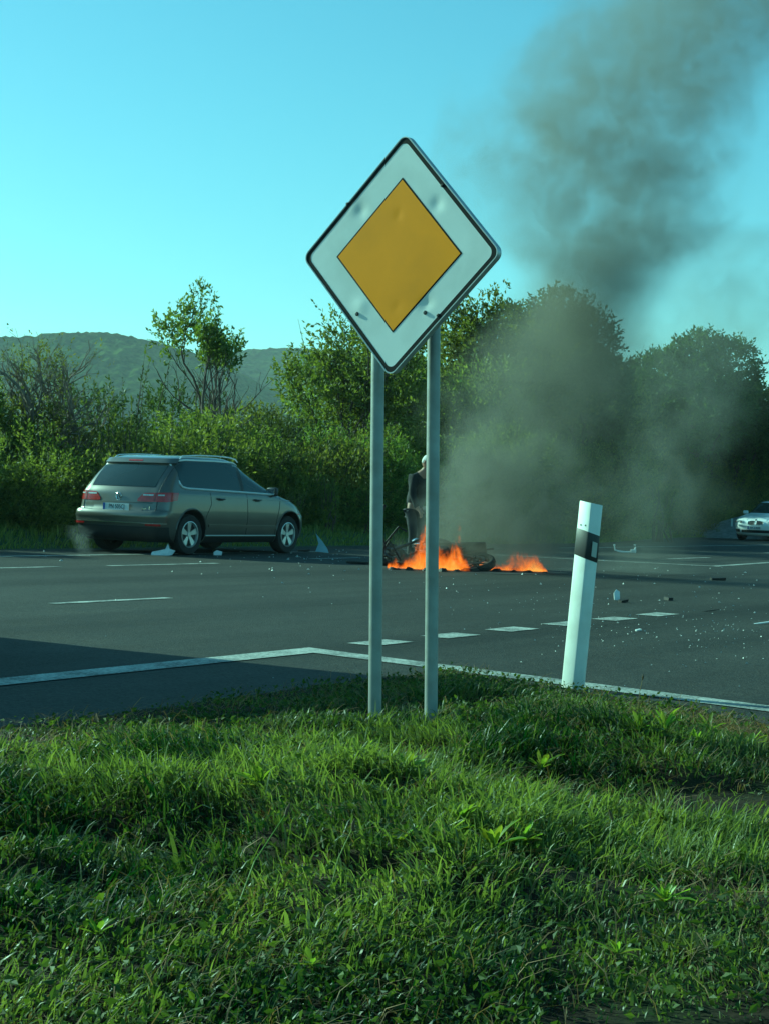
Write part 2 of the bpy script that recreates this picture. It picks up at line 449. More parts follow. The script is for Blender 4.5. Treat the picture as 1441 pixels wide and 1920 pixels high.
rng = np.random.default_rng(4)
N0 = 330000
gxs = rng.uniform(-3.2, 3.3, N0); gys = rng.uniform(2.9, 10.9, N0)
s = inside(gxs, gys)
keep = (s > .0) & (np.abs(gxs) < .30 * gys + .45)
dn = fbm(gxs * 2.2, gys * 2.2, 21)
bare = 1.5 * np.exp(-(((gxs - 1.35) / .55) ** 2 + ((gys - 5.95) / .50) ** 2)) + .7 * np.exp(-(((gxs - 1.9) / .5) ** 2 + ((gys - 7.6) / .5) ** 2)) + 1.1 * np.exp(-(((gxs + 1.55) / .75) ** 2 + ((gys - 6.85) / .20) ** 2)) + .8 * sstep(.62, .75, fbm(gxs * 1.5 + 4, gys * 2.2, 93))
keep &= rng.uniform(0, 1, N0) < np.clip((.15 + 1.5 * dn) * (1 - .97 * np.minimum(bare, 1)), .05, 1) * np.clip(.25 + s * 3, 0, 1)
gxs, gys, s, dn = gxs[keep], gys[keep], s[keep], dn[keep]
n = len(gxs)
hh = (.028 + .15 * fbm(gxs * 2.1, gys * 2.1, 31) ** 2.0 + .03 * (rng.uniform(0, 1, n) ** 4) * 3) * np.clip(.18 + s * .55, .2, 1) * (1 - .55 * np.minimum(bare[keep], 1)) * np.where((gys > 7.4), .8, 1)
ww = rng.uniform(.003, .0075, n) * np.where(rng.uniform(0, 1, n) < .06, 1.8, 1)
tone = np.clip(.05 + .95 * sstep(.32, .68, fbm(gxs * 1.5, gys * 1.5, 41)) + rng.normal(0, .20, n), 0, 1)
me = blades('grass', gxs, gys, mound(gxs, gys) - .008, hh, ww, rng.uniform(.15, 1.1, n), tone, rng)
tag(link('grass', me, M['grass']), 'long green grass covering the corner beside the road', kind='stuff')
# broad small leaves low in the sward (clover, plantain)
k = rng.uniform(0, 1, n) < .24
cx, cy = gxs[k] + rng.normal(0, .02, k.sum()), gys[k] + rng.normal(0, .02, k.sum())
nc = len(cx)
def leaf_arrays(P, D, Lg, Wd, tone, rng, fold=.2):
    n = len(P)
    D = D / np.linalg.norm(D, axis=1, keepdims=True)
    S = np.cross(D, rng.normal(0, 1, (n, 3))); S /= np.linalg.norm(S, axis=1, keepdims=True) + 1e-9
    Nn = np.cross(S, D)
    V = np.zeros((n, 4, 3))
    mid = P + D * (Lg * .45)[:, None]
    V[:, 0] = P
    V[:, 1] = mid + S * (Wd / 2)[:, None] + Nn * (Wd * fold)[:, None]
    V[:, 2] = P + D * Lg[:, None]
    V[:, 3] = mid - S * (Wd / 2)[:, None] + Nn * (Wd * fold)[:, None]
    return V
def leaf_mesh(name, P, D, Lg, Wd, tone, rng, fold=.2):
    V = leaf_arrays(P, D, Lg, Wd, tone, rng, fold); n = len(P)
    f = (np.arange(n) * 4)[:, None] + np.array([[0, 1, 2, 3]])
    return from_arrays(name, V, f, np.full(n, 4), False, tone)
P = np.stack([cx, cy, mound(cx, cy) + rng.uniform(.005, .05, nc)], -1)
D = np.stack([rng.normal(0, 1, nc), rng.normal(0, 1, nc), rng.uniform(-.1, .9, nc)], -1)
Lg = rng.uniform(.012, .034, nc)
me = leaf_mesh('clover', P, D, Lg, Lg * rng.uniform(.4, .8, nc), np.clip(rng.normal(.5, .25, nc), 0, 1), rng)
M['clover'] = leaf_mat('clover_leaves', (.02, .05, .008), (.13, .19, .03), .42, .62)
tag(link('clover', me, M['clover']), 'small broad leaves low between the grass blades', kind='stuff')
# dry stems and dead thatch
k = rng.uniform(0, 1, n) < .06 + .35 * np.clip(bare[keep], 0, 1) + .25 * np.exp(-(((gxs - 1.7) / .5) ** 2 + ((gys - 7.5) / .7) ** 2))
dx, dy = gxs[k], gys[k]; nd = len(dx)
me = blades('dry_grass', dx, dy, mound(dx, dy), rng.uniform(.04, .14, nd), rng.uniform(.002, .004, nd), rng.uniform(.5, 1.9, nd), rng.uniform(0, 1, nd), rng)
tag(link('dry_grass', me, M['dry']), 'dead straw coloured stems among the green grass', kind='stuff')

# ---- far verge behind the main road
uu = np.linspace(-35, 175, 150); vv = np.concatenate([np.linspace(-19.3, -22, 12), np.linspace(-23, -70, 16)])
UU, VV = np.meshgrid(uu, vv, indexing='ij')
VV = VV - 3.2 * sstep(40, 58, UU)
def verge_z(u, v):
    w = v + 3.2 * sstep(40, 58, u)
    return -.02 + .28 * sstep(-19.3, -21.2, w) * (.7 + .6 * fbm(u * .3, v * .3, 5)) + .1 * (fbm(u * 1.2, v * 1.2, 6) - .5) * sstep(-19.5, -20.5, w) + .25 * sstep(-22, -40, w)
VP = np.stack([UU * UX + VV * VX, UU * UY + VV * VY, verge_z(UU, VV)], -1)
tag(link('roadside_verge', grid_mesh('roadside_verge', VP, True), M['meadow']), 'raised grassy verge along the far side of the main road', kind='structure')
nv = 60000
u_ = rng.uniform(4, 86, nv); v_ = -19.6 - rng.uniform(0, 1, nv) ** 1.6 * 4.5
k = rng.uniform(0, 1, nv) < .25 + fbm(u_ * .5, v_ * .8, 9)
u_, v_ = u_[k], v_[k]; nv = len(u_); w_v = v_; v_ = v_ - 3.2 * sstep(40, 58, u_)
gx_, gy_ = u_ * UX + v_ * VX, u_ * UY + v_ * VY
hv = (.08 + .22 * fbm(u_ * .6, v_ * .6, 13) ** 1.4 + .12 * rng.uniform(0, 1, nv) ** 5) * sstep(-19.3, -20.2, w_v)
me = blades('verge_grass', gx_, gy_, verge_z(u_, v_) - .01, hv + .03, rng.uniform(.012, .028, nv), rng.uniform(.1, .8, nv), np.clip(rng.normal(.5, .22, nv), 0, 1), rng)
tag(link('verge_grass', me, M['far_grass']), 'rough grass coloured as if sunlit along the far roadside in front of the thicket', kind='stuff')

# grey gravel bank rising behind the silver car
t_ = np.linspace(0, 1, 40); w_ = np.linspace(-1, 1, 24)
TB, WB = np.meshgrid(t_, w_, indexing='ij')
bx = 10.6 + TB * 9.5 + WB * -1.3; by = 62.6 + TB * 3.0 + WB * 2.0
bz = (.1 + 1.0 * sstep(0, .42, TB)) * np.clip(1 - np.abs(WB) ** 1.6, 0, 1) * (.9 + .2 * fbm(TB * 9, WB * 4, 55)) - .12
M['gravel'] = mat('gravel', (.20, .20, .19), .95, 0, .3, 6, .8, 14)
tag(link('gravel_bank', grid_mesh('gravel_bank', np.stack([bx, by, bz], -1), True), M['gravel']), 'grey gravel bank sloping up behind the silver car', kind='structure')

# ---- wooded hills
def hill(name, pts, dist, depth, seed, label):
    """pts: (world x, crest height) pairs, the crest standing at y = dist"""
    px_ = np.array([p[0] for p in pts], float); pz_ = np.array([p[1] for p in pts], float)
    X = np.linspace(px_[0], px_[-1], 620); T = np.linspace(0, 1, 170)
    A, B = np.meshgrid(X, T, indexing='ij')
    crest = np.interp(A, px_, pz_)
    for q in range(3): crest = (np.roll(crest, 4, 0) + crest + np.roll(crest, -4, 0)) / 3
    prof_ = sstep(0, 1, B)
    y = dist - depth * (1 - B) + 60 * (fbm(A / 120, B * 2, seed) - .5)
    z = crest * prof_
    rav = np.abs(fbm(A / 170 + B * .8, B * .9 + A / 500, seed + 1, 3) - .5) * 2
    z = z - (1 - rav) ** 4 * 22 * B * (1 - B) * 3
    sc = 5.5
    bumps = vnoise(A / sc, (y + z) / sc * .8, seed + 2) * 3.4 + vnoise(A / sc * 2.1, (y + z) / sc * 1.3, seed + 3) * 1.4
    z = z + bumps * sstep(.02, .12, B) - 1.5
    return tag(link(name, grid_mesh(name, np.stack([A, y, z], -1), False), M['forest']), label, kind='structure')
def forest_mat():
    m = bpy.data.materials.new('far_forest'); N, L = nt(m); p = N['Principled BSDF']; p.inputs['Roughness'].default_value = 1; p.inputs['Specular IOR Level'].default_value = 0
    tc = N.new('ShaderNodeTexCoord')
    n = N.new('ShaderNodeTexNoise'); n.inputs['Scale'].default_value = .16; n.inputs['Detail'].default_value = 4; L.new(tc.outputs['Object'], n.inputs['Vector'])
    n2 = N.new('ShaderNodeTexNoise'); n2.inputs['Scale'].default_value = .011; n2.inputs['Detail'].default_value = 4; L.new(tc.outputs['Object'], n2.inputs['Vector'])
    a = N.new('ShaderNodeMath'); a.operation = 'ADD'; L.new(n.outputs['Fac'], a.inputs[0]); L.new(n2.outputs['Fac'], a.inputs[1])
    r = N.new('ShaderNodeValToRGB'); e = r.color_ramp.elements; e[0].position = .7; e[0].color = (.012, .032, .010, 1); e[1].position = 1.25; e[1].color = (.10, .125, .03, 1)
    e[1].position = 1.0
    h = N.new('ShaderNodeMath'); h.operation = 'MULTIPLY'; h.inputs[1].default_value = .8; L.new(a.outputs[0], h.inputs[0])
    L.new(h.outputs[0], r.inputs[0]); L.new(r.outputs[0], p.inputs['Base Color'])
    return m
M['forest'] = forest_mat()
hill('hill', [(-900, 82), (-526, 87.2), (-407, 97.5), (-329, 104.3), (-289, 106.2), (-265, 107.4), (-246, 111.7), (-218, 112.7), (-194, 111.6), (-170, 108.1), (-146, 102.2), (-122, 94.0), (-98, 83.0), (-66, 66.4), (-10, 40.7), (60, 5)], 1250, 420, 70, 'wooded hill on the far left behind the bare tree')
hill('hill', [(-900, 60), (-337, 80.9), (-257, 116.1), (-199, 133.3), (-162, 142.7), (-124, 146.2), (-81, 146.7), (-43, 144.3), (16, 139.5), (92, 128.8), (200, 116.6), (308, 110.8), (384, 109.3), (524, 104.1), (739, 87.8), (1100, 60)], 1700, 420, 90, 'wooded hill with ravines farther back behind the slim tree')

# ------------------------------------------------------------------ the priority road sign on its two posts
sg = empty('road_sign', (.13, 7.5, .06))
tag(sg, 'white and yellow diamond priority road sign on two grey posts in the grass', 'road sign')
bpy.context.view_layer.update()
def local(o, root):
    bpy.context.view_layer.update()
    o.matrix_parent_inverse = Matrix.LocRotScale(root.location, root.rotation_euler, root.scale).inverted()
    return o
for base, top in (((0.0, 7.51, -.15), (-.072, 7.49, 2.42)), ((.25, 7.58, -.15), (.178, 7.56, 2.36))):
    o = MB().tube([base, tuple(b + (t - b) * .5 for b, t in zip(base, top)), top], .0295, 20).build('post', M['pole'], sg, True)
    local(o, sg)
    d = MB().lathe([(.0001, .012), (.02, .012), (.032, .006), (.032, -.02)], 16, c=(top[0], top[1], top[2])).build('post_cap', M['black_plastic'], o, True)
yaw, rol = .6393, .0334
nrm = Vector((-math.sin(yaw), -math.cos(yaw), 0)); rgt = Vector((math.cos(yaw), -math.sin(yaw), 0)); upv = Vector((0, 0, 1))
sr = (rgt * math.cos(rol) - upv * math.sin(rol)); su = (upv * math.cos(rol) + rgt * math.sin(rol))
SM = Matrix(((sr.x, su.x, nrm.x, .019), (sr.y, su.y, nrm.y, 7.299), (sr.z, su.z, nrm.z, 2.118), (0, 0, 0, 1)))
DENT = [(-.215, .20, -.010, .030), (-.26, .215, .004, .02), (.19, .215, -.011, .028), (-.18, -.22, .007, .035), (.17, -.215, -.012, .03), (-.01, .175, -.007, .022), (.015, -.225, -.005, .022),
        (-.1, .05, -.002, .12), (.12, -.1, .002, .14), (.18, -.24, .004, .02)]
def dent(x, y):
    z = 0
    for a, b, d, r in DENT: z += (.16 if abs(a) < .13 else .38) * d * math.exp(-((x - a) ** 2 + (y - b) ** 2) / r ** 2)
    return z
def diamond(h, r, n=7):
    """rounded diamond outline with half diagonal h and corner radius r"""
    c = h - r * math.sqrt(2); out = []
    for k, (ax, ay) in enumerate(((1, 0), (0, 1), (-1, 0), (0, -1))):
        for j in range(n):
            a = math.pi / 2 * k + (j / (n - 1) - .5) * math.pi / 2
            out.append((ax * c + r * math.cos(a), ay * c + r * math.sin(a)))
    return out
def plate(name, h, r, off, m, h_in=None, r_in=None):
    """diamond sheet (or ring) draped over the dented panel, with its own small thickness"""
    O = np.array(diamond(h, r, 9)); rings = []
    n = len(O)
    # densify the edges
    D2 = []
    for i in range(n):
        a, b = O[i], O[(i + 1) % n]; k = max(1, int(np.linalg.norm(b - a) / .018))
        for q in range(k): D2.append(a + (b - a) * q / k)
    D2 = np.array(D2); n = len(D2)
    bm = bmesh.new()
    if h_in:
        s_in = h_in / h
        ts = np.linspace(1, s_in, 3)
    else:
        ts = np.linspace(1, 0, 30)[:-1]
    prev = None
    top = []
    for t in ts:
        ring = [bm.verts.new((x * t, y * t, off + dent(x * t, y * t))) for x, y in D2]
        if prev:
            for i in range(n): bm.faces.new((prev[i], prev[(i + 1) % n], ring[(i + 1) % n], ring[i]))
        prev = ring; top.append(ring)
    if not h_in:
        c = bm.verts.new((0, 0, off + dent(0, 0)))
        for i in range(n): bm.faces.new((prev[i], prev[(i + 1) % n], c))
    low = [bm.verts.new((v.co.x, v.co.y, v.co.z - .0012)) for v in top[0]]
    for i in range(n): bm.faces.new((top[0][(i + 1) % n], top[0][i], low[i], low[(i + 1) % n]))
    bm.normal_update()
    bm.transform(SM)
    me = bpy.data.meshes.new(name); bm.to_mesh(me); bm.free()
    me.polygons.foreach_set('use_smooth', [True] * len(me.polygons)); me.set_sharp_from_angle(angle=rad(35))
    return local(link(name, me, m, sg), sg)
HD = .75 * math.sqrt(2) / 2
plate('face_sheet', HD - .004, .037, .0, M['white_plate'])
plate('black_border', HD - .008, .034, .0008, M['black_print'], HD - .033, .03)
plate('diamond_outline', .337, .003, .0008, M['black_print'])
plate('yellow_diamond', .327, .002, .0016, M['yellow_plate'])
# folded aluminium rim and back
bm = bmesh.new()
O = diamond(HD, .04, 9); n = len(O)
a_ = [bm.verts.new((x, y, .003)) for x, y in O]; b_ = [bm.verts.new((x * (1 - .004 / HD), y * (1 - .004 / HD), .003)) for x, y in O]
c_ = [bm.verts.new((x, y, -.030)) for x, y in O]; d_ = [bm.verts.new((x * .95, y * .95, -.030)) for x, y in O]; e_ = [bm.verts.new((x * (1 - .004 / HD), y * (1 - .004 / HD), -.002)) for x, y in O]
for i in range(n):
    j = (i + 1) % n
    bm.faces.new((a_[i], a_[j], b_[j], b_[i])); bm.faces.new((c_[i], c_[j], a_[j], a_[i])); bm.faces.new((d_[i], d_[j], c_[j], c_[i])); bm.faces.new((b_[i], b_[j], e_[j], e_[i]))
bm.faces.new([bm.verts.new((v.co.x, v.co.y, -.006)) for v in reversed(d_)])
bm.transform(SM); bmesh.ops.recalc_face_normals(bm, faces=bm.faces)
me = bpy.data.meshes.new('rim'); bm.to_mesh(me); bm.free(); local(link('rim', me, M['alu'], sg), sg)
for yy in (.20, -.22):                                    # carrier rails and bolts
    rl = MB().box((-.10, yy, -.045), (.36, .04, .028)).xform(SM).build('carrier_rail', M['alu'], sg); local(rl, sg)
for (x, y) in ((-.2, -.255), (.165, -.25)):
    o = MB().lathe([(.0001, .004), (.006, .004), (.009, .0015), (.0095, -.001)], 10).xform(SM @ Matrix.Translation((x, y, .0022 + dent(x, y)))).build('rivet', M['dark_metal'], sg, True); local(o, sg)
for (x, y) in ((-.292, .234), (.213, .292), (.235, -.262)):      # chipped border spots where the rim was bent
    o = MB().lathe([(.0001, .0035), (.008, .003), (.012, .0005)], 7).xform(SM @ Matrix.Translation((x, y, .0)) @ Matrix.Diagonal((1, .7, 1, 1))).build('chip', M['black_print'], sg, True); local(o, sg)

# ------------------------------------------------------------------ roadside delineator post
dp = empty('delineator_post', (1.12, 9.68, .03))
tag(dp, 'leaning white plastic roadside post with a black band and reflector', 'roadside post')
ax_ = (Vector((1.185, 9.66, 1.085)) - Vector((1.12, 9.68, .03))).normalized()
BX = Vector((math.cos(.05), -math.sin(.05), 0)); BX = (BX - ax_ * BX.dot(ax_)).normalized(); BY = ax_.cross(BX)
BM = Matrix(((BX.x, BY.x, ax_.x, 0), (BX.y, BY.y, ax_.y, 0), (BX.z, BY.z, ax_.z, 0), (0, 0, 0, 1)))
SEC = [(-.064, .030), (-.066, .022), (-.063, .014), (-.014, -.040), (-.006, -.046), (.004, -.046), (.045, -.032), (.058, -.022), (.064, -.008), (.062, .008), (.050, .030), (.030, .042), (-.030, .042), (-.056, .036)]
def post_section(z0, z1, off, slant, name, m, cap_top=None, parent=dp):
    bm = bmesh.new(); r0, r1 = [], []
    for x, y in SEC:
        l = math.hypot(x, y); x2, y2 = x + x / l * off, y + y / l * off
        r0.append(bm.verts.new(BM @ Vector((x2, y2, z0 - slant * (x + .064)))))
        r1.append(bm.verts.new(BM @ Vector((x2, y2, z1 - (slant if cap_top is None else cap_top) * (x + .064)))))
    n = len(SEC)
    for i in range(n): bm.faces.new((r0[i], r0[(i + 1) % n], r1[(i + 1) % n], r1[i]))
    bm.faces.new(r1); bm.faces.new(r0[::-1])
    bmesh.ops.recalc_face_normals(bm, faces=bm.faces)
    bmesh.ops.bevel(bm, geom=[e for e in bm.edges if e.calc_face_angle(0) > 1.0], offset=.003, segments=2, affect='EDGES', profile=.5)
    me = bpy.data.meshes.new(name); bm.to_mesh(me); bm.free()
    me.polygons.foreach_set('use_smooth', [True] * len(me.polygons)); me.set_sharp_from_angle(angle=rad(32))
    return link(name, me, m, parent)
body = post_section(-.25, 1.056, 0, 0, 'post_body', M['white_plastic'], cap_top=.12)
band = post_section(.745, .900, .0025, .28, 'black_band', M['black_plastic'])
# reflector on the right face
f0, f1 = Vector((.012, -.0442, 0)), Vector((.040, -.0345, 0)); fn = Vector((.33, -.94, 0))
bm = bmesh.new(); q = []
for dz in (0, 1):
    for p_ in (f0, f1):
        for o_ in (.004, .009):
            pp = p_ + fn * o_; q.append(bm.verts.new(BM @ Vector((pp.x + .011, pp.y, .762 + dz * .085 - .28 * (pp.x + .04)))))
for f in ((0, 1, 3, 2), (4, 6, 7, 5), (0, 4, 5, 1), (2, 3, 7, 6), (1, 5, 7, 3), (0, 2, 6, 4)): bm.faces.new([q[i] for i in f])
bmesh.ops.recalc_face_normals(bm, faces=bm.faces)
me = bpy.data.meshes.new('reflector'); bm.to_mesh(me); bm.free(); link('reflector', me, M['reflector'], band)
for t in (.25, .75):
    p_ = Vector((-.063, .014, 0)).lerp(Vector((-.014, -.040, 0)), t + .05)
    o = MB().lathe([(.0001, .0025), (.0045, .002), (.005, -.001)], 10).xform(BM @ Matrix.Translation((p_.x, p_.y, .918)) @ Vector((-.74, -.67, 0)).to_track_quat('Z', 'Y').to_matrix().to_4x4()).build('hole', M['black_plastic'], dp, True)

# ------------------------------------------------------------------ cars
def pchip(xk, yk, x):
    xk = np.asarray(xk, float); yk = np.asarray(yk, float); h = np.diff(xk); d = np.diff(yk) / h
    m = np.zeros(len(xk)); m[0] = d[0]; m[-1] = d[-1]
    for i in range(1, len(xk) - 1):
        if d[i - 1] * d[i] > 0:
            w1 = 2 * h[i] + h[i - 1]; w2 = h[i] + 2 * h[i - 1]; m[i] = (w1 + w2) / (w1 / d[i - 1] + w2 / d[i])
    x = np.clip(x, xk[0], xk[-1]); i = np.clip(np.searchsorted(xk, x) - 1, 0, len(h) - 1)
    t = (x - xk[i]) / h[i]
    return (2 * t ** 3 - 3 * t ** 2 + 1) * yk[i] + (t ** 3 - 2 * t ** 2 + t) * h[i] * m[i] + (-2 * t ** 3 + 3 * t ** 2) * yk[i + 1] + (t ** 3 - t ** 2) * h[i] * m[i + 1]
class Car:
    """car skin as stacked plan outlines; patches (glass, lamps, trim) are laid on that skin"""
    def __init__(s, z, xr, xf, w, rcr=(.22, .25), rcf=(.55, .5), br=.05, bf=.12):
        s.z, s.xr, s.xf, s.w = z, xr, xf, w; s.rcr, s.rcf, s.br, s.bf = rcr, rcf, br, bf; s.c = {}
    def outline(s, z):
        key = round(float(z), 5)
        if key in s.c: return s.c[key]
        xr, xf, w = (float(pchip(s.z, a, np.array([z]))[0]) for a in (s.xr, s.xf, s.w))
        L = max(xf - xr, .02); k = min(1, L / 2.4)
        ax, ay = min(s.rcr[0], L * .3), min(s.rcr[1], w * .8); fx, fy = min(s.rcf[0] * k, L * .3), min(s.rcf[1], w * .85)
        P = []
        y1 = w - ay; x1 = xr + s.br * k * (y1 / w) ** 2
        for t in np.linspace(0, 1, 9)[:-1]: y = y1 * t; P.append((xr + s.br * k * (y / w) ** 2, y))
        for a in np.linspace(0, math.pi / 2, 9)[:-1]: P.append((x1 + ax - ax * math.cos(a), y1 + ay * math.sin(a)))
        y2 = w - fy; x2 = xf - s.bf * k * (y2 / w) ** 2
        xa, xb = x1 + ax, x2 - fx
        for t in np.linspace(0, 1, 33)[:-1]:
            x = xa + (xb - xa) * t; P.append((x, w - .012 * k * (2 * t - 1) ** 2 + .012 * k))
        for a in np.linspace(math.pi / 2, 0, 11)[:-1]: P.append((x2 - fx + fx * math.cos(a), y2 + fy * math.sin(a)))
        for t in np.linspace(1, 0, 9): y = y2 * t; P.append((xf - s.bf * k * (y / w) ** 2, y))
        P = np.array(P); s.c[key] = P; return P
    def side(s, x, z, sg_=-1):
        P = s.outline(z); return Vector((x, sg_ * float(np.interp(x, np.maximum.accumulate(P[:, 0]), P[:, 1])), z))
    def arc(s, a, z, front=False):
        """point at signed arc length a from the rear (or front) centre line; negative is the car's right"""
        P = s.outline(z); P = P[::-1] if front else P
        l = np.concatenate([[0], np.cumsum(np.hypot(*np.diff(P, axis=0).T))]); b = abs(a)
        return Vector((float(np.interp(b, l, P[:, 0])), math.copysign(float(np.interp(b, l, P[:, 1])), a), z))
    def body(s, name, mt, parent, wheels, wr, nz=96, wy=.5):
        z0, z1 = s.z[0], s.z[-1]; rows = []
        for z in np.linspace(z0, z1, nz):
            P = s.outline(z); full = np.concatenate([P, P[::-1][1:-1] * [1, -1]]); rows.append(np.column_stack([full, np.full(len(full), z)]))
        A = np.array(rows); n, m = A.shape[:2]
        i = np.arange(n - 1)[:, None] * m; k = np.arange(m)[None, :]; k2 = (k + 1) % m
        q = np.stack([np.broadcast_to(i + k, (n - 1, m)), np.broadcast_to(i + k2, (n - 1, m)), i + m + k2, i + m + k], -1).reshape(-1, 4)
        flat = np.concatenate([q.ravel(), np.arange(m)[::-1], (n - 1) * m + np.arange(m)])
        me = from_arrays(name, A.reshape(-1, 3), flat, np.concatenate([np.full(len(q), 4), [m, m]]), True)
        bm = bmesh.new(); bm.from_mesh(me); bmesh.ops.recalc_face_normals(bm, faces=bm.faces); bm.to_mesh(me); bm.free()
        o = link(name, me, mt)
        cut = MB()
        for wx in wheels:
            for sg_ in (-1, 1):
                cut.lathe([(.0001, sg_ * wy), (wr, sg_ * wy), (wr, sg_ * 1.3), (.0001, sg_ * 1.3)], 40, 'Y', (wx, 0, wr - .02))
        co = cut.build('cut', M['black_plastic'])
        md = o.modifiers.new('b', 'BOOLEAN'); md.operation = 'DIFFERENCE'; md.object = co; md.solver = 'EXACT'; md.material_mode = 'TRANSFER'
        bpy.context.view_layer.update()
        ev = o.evaluated_get(bpy.context.evaluated_depsgraph_get())
        me2 = bpy.data.meshes.new_from_object(ev); o.modifiers.clear(); o.data = me2; me2.name = name
        bpy.data.objects.remove(co); o.parent = parent
        me2.polygons.foreach_set('use_smooth', [True] * len(me2.polygons)); me2.set_sharp_from_angle(angle=rad(38))
        return o
    def patch(s, name, mp, a0, a1, lo, hi, mt, parent, off=.006, na=16, nz=8, skirt=.015):
        """grid over map mp(a, z) between the curves lo(a) and hi(a), pushed out of the skin by off"""
        f = lambda c, a: c(a) if callable(c) else c
        G_ = [[mp(a, f(lo, a) + (f(hi, a) - f(lo, a)) * t) for t in np.linspace(0, 1, nz)] for a in np.linspace(a0, a1, na)]
        cen = Vector((.1, 0, .7)); Nn = []
        for i in range(na):
            r = []
            for j in range(nz):
                du = G_[min(i + 1, na - 1)][j] - G_[max(i - 1, 0)][j]; dv = G_[i][min(j + 1, nz - 1)] - G_[i][max(j - 1, 0)]
                nn = du.cross(dv)
                if nn.length < 1e-10: nn = G_[i][j] - cen
                nn.normalize()
                if nn.dot(G_[i][j] - cen) < 0: nn = -nn
                r.append(nn)
            Nn.append(r)
        bm = bmesh.new()
        V = [[bm.verts.new(G_[i][j] + Nn[i][j] * off) for j in range(nz)] for i in range(na)]
        for i in range(na - 1):
            for j in range(nz - 1): bm.faces.new((V[i][j], V[i + 1][j], V[i + 1][j + 1], V[i][j + 1]))
        loop = [(i, 0) for i in range(na)] + [(na - 1, j) for j in range(1, nz)] + [(i, nz - 1) for i in range(na - 2, -1, -1)] + [(0, j) for j in range(nz - 2, 0, -1)]
        W = [bm.verts.new(G_[i][j] + Nn[i][j] * (off - skirt)) for i, j in loop]
        for k in range(len(loop)):
            k2 = (k + 1) % len(loop); a, b = V[loop[k][0]][loop[k][1]], V[loop[k2][0]][loop[k2][1]]
            try: bm.faces.new((b, a, W[k], W[k2]))
            except Exception: pass
        bmesh.ops.recalc_face_normals(bm, faces=bm.faces)
        me = bpy.data.meshes.new(name); bm.to_mesh(me); bm.free()
        me.polygons.foreach_set('use_smooth', [True] * len(me.polygons)); me.set_sharp_from_angle(angle=rad(35))
        return link(name, me, mt, parent)
def line_tube(car, name, pts, r, mt, parent, n=6, out=.004):
    """trim following skin points"""
    return MB().tube(pts, r, n).build(name, mt, parent, True)
def make_wheel(parent, x, y, r, wd, spokes=5):
    sg_ = 1 if y > 0 else -1
    w = MB().lathe([(.0001, 0), (r * .62, 0), (r * .62, sg_ * .06), (.0001, sg_ * .06)], 20, 'Y').build('wheel', M['dark_metal'], parent)
    w.location = (x, y, r)
    h = wd / 2
    MB().lathe([(r * .64, -h * .9), (r * .80, -h), (r * .95, -h * .93), (r, -h * .6), (r, h * .6), (r * .95, h * .93), (r * .80, h), (r * .64, h * .9)], 36, 'Y').build('tyre', M['tyre'], w, True)
    b = MB()
    o = sg_ * h
    b.lathe([(r * .655, o * .2), (r * .66, o * .95), (r * .62, o * .98), (r * .595, o * .8), (r * .59, o * .2)], 32, 'Y')
    b.lathe([(.0001, o * .82), (r * .13, o * .82), (r * .16, o * .6), (r * .16, o * .2)], 16, 'Y')
    for k in range(spokes):
        a = 2 * math.pi * k / spokes + .3
        for da, wv in ((-.13, .055), (.13, .055)):
            ca, sa = math.cos(a + da), math.sin(a + da)
            p0 = Vector((math.cos(a) * r * .10, o * .72, math.sin(a) * r * .10)); p1 = Vector((ca * r * .61, o * .82, sa * r * .61))
            t = (p1 - p0).normalized(); sd = Vector((-t.z, 0, t.x)) * r * .085
            dy = Vector((0, -sg_ * .02, 0))
            b.add([p0 - sd * .8, p0 + sd * .8, p1 + sd, p1 - sd, p0 - sd * .8 + dy, p0 + sd * .8 + dy, p1 + sd + dy, p1 - sd + dy], [(0, 1, 2, 3), (7, 6, 5, 4), (0, 4, 5, 1), (1, 5, 6, 2), (2, 6, 7, 3), (3, 7, 4, 0)])
    b.build('rim', M['alloy'], w, True)
    return w
def text_part(name, txt, size, mt, parent, Mx, ext=.0012, cond=1.0):
    cu = bpy.data.curves.new(name, 'FONT'); cu.body = txt; cu.size = size; cu.align_x = 'CENTER'; cu.align_y = 'CENTER'; cu.extrude = ext
    o = bpy.data.objects.new(name, cu); C.objects.link(o); bpy.context.view_layer.update()
    me = bpy.data.meshes.new_from_object(o.evaluated_get(bpy.context.evaluated_depsgraph_get()))
    bpy.data.objects.remove(o); bpy.data.curves.remove(cu)
    me.transform(Mx @ Matrix.Diagonal((cond, 1, 1, 1))); me.name = name
    me.materials.clear()
    return link(name, me, mt, parent)

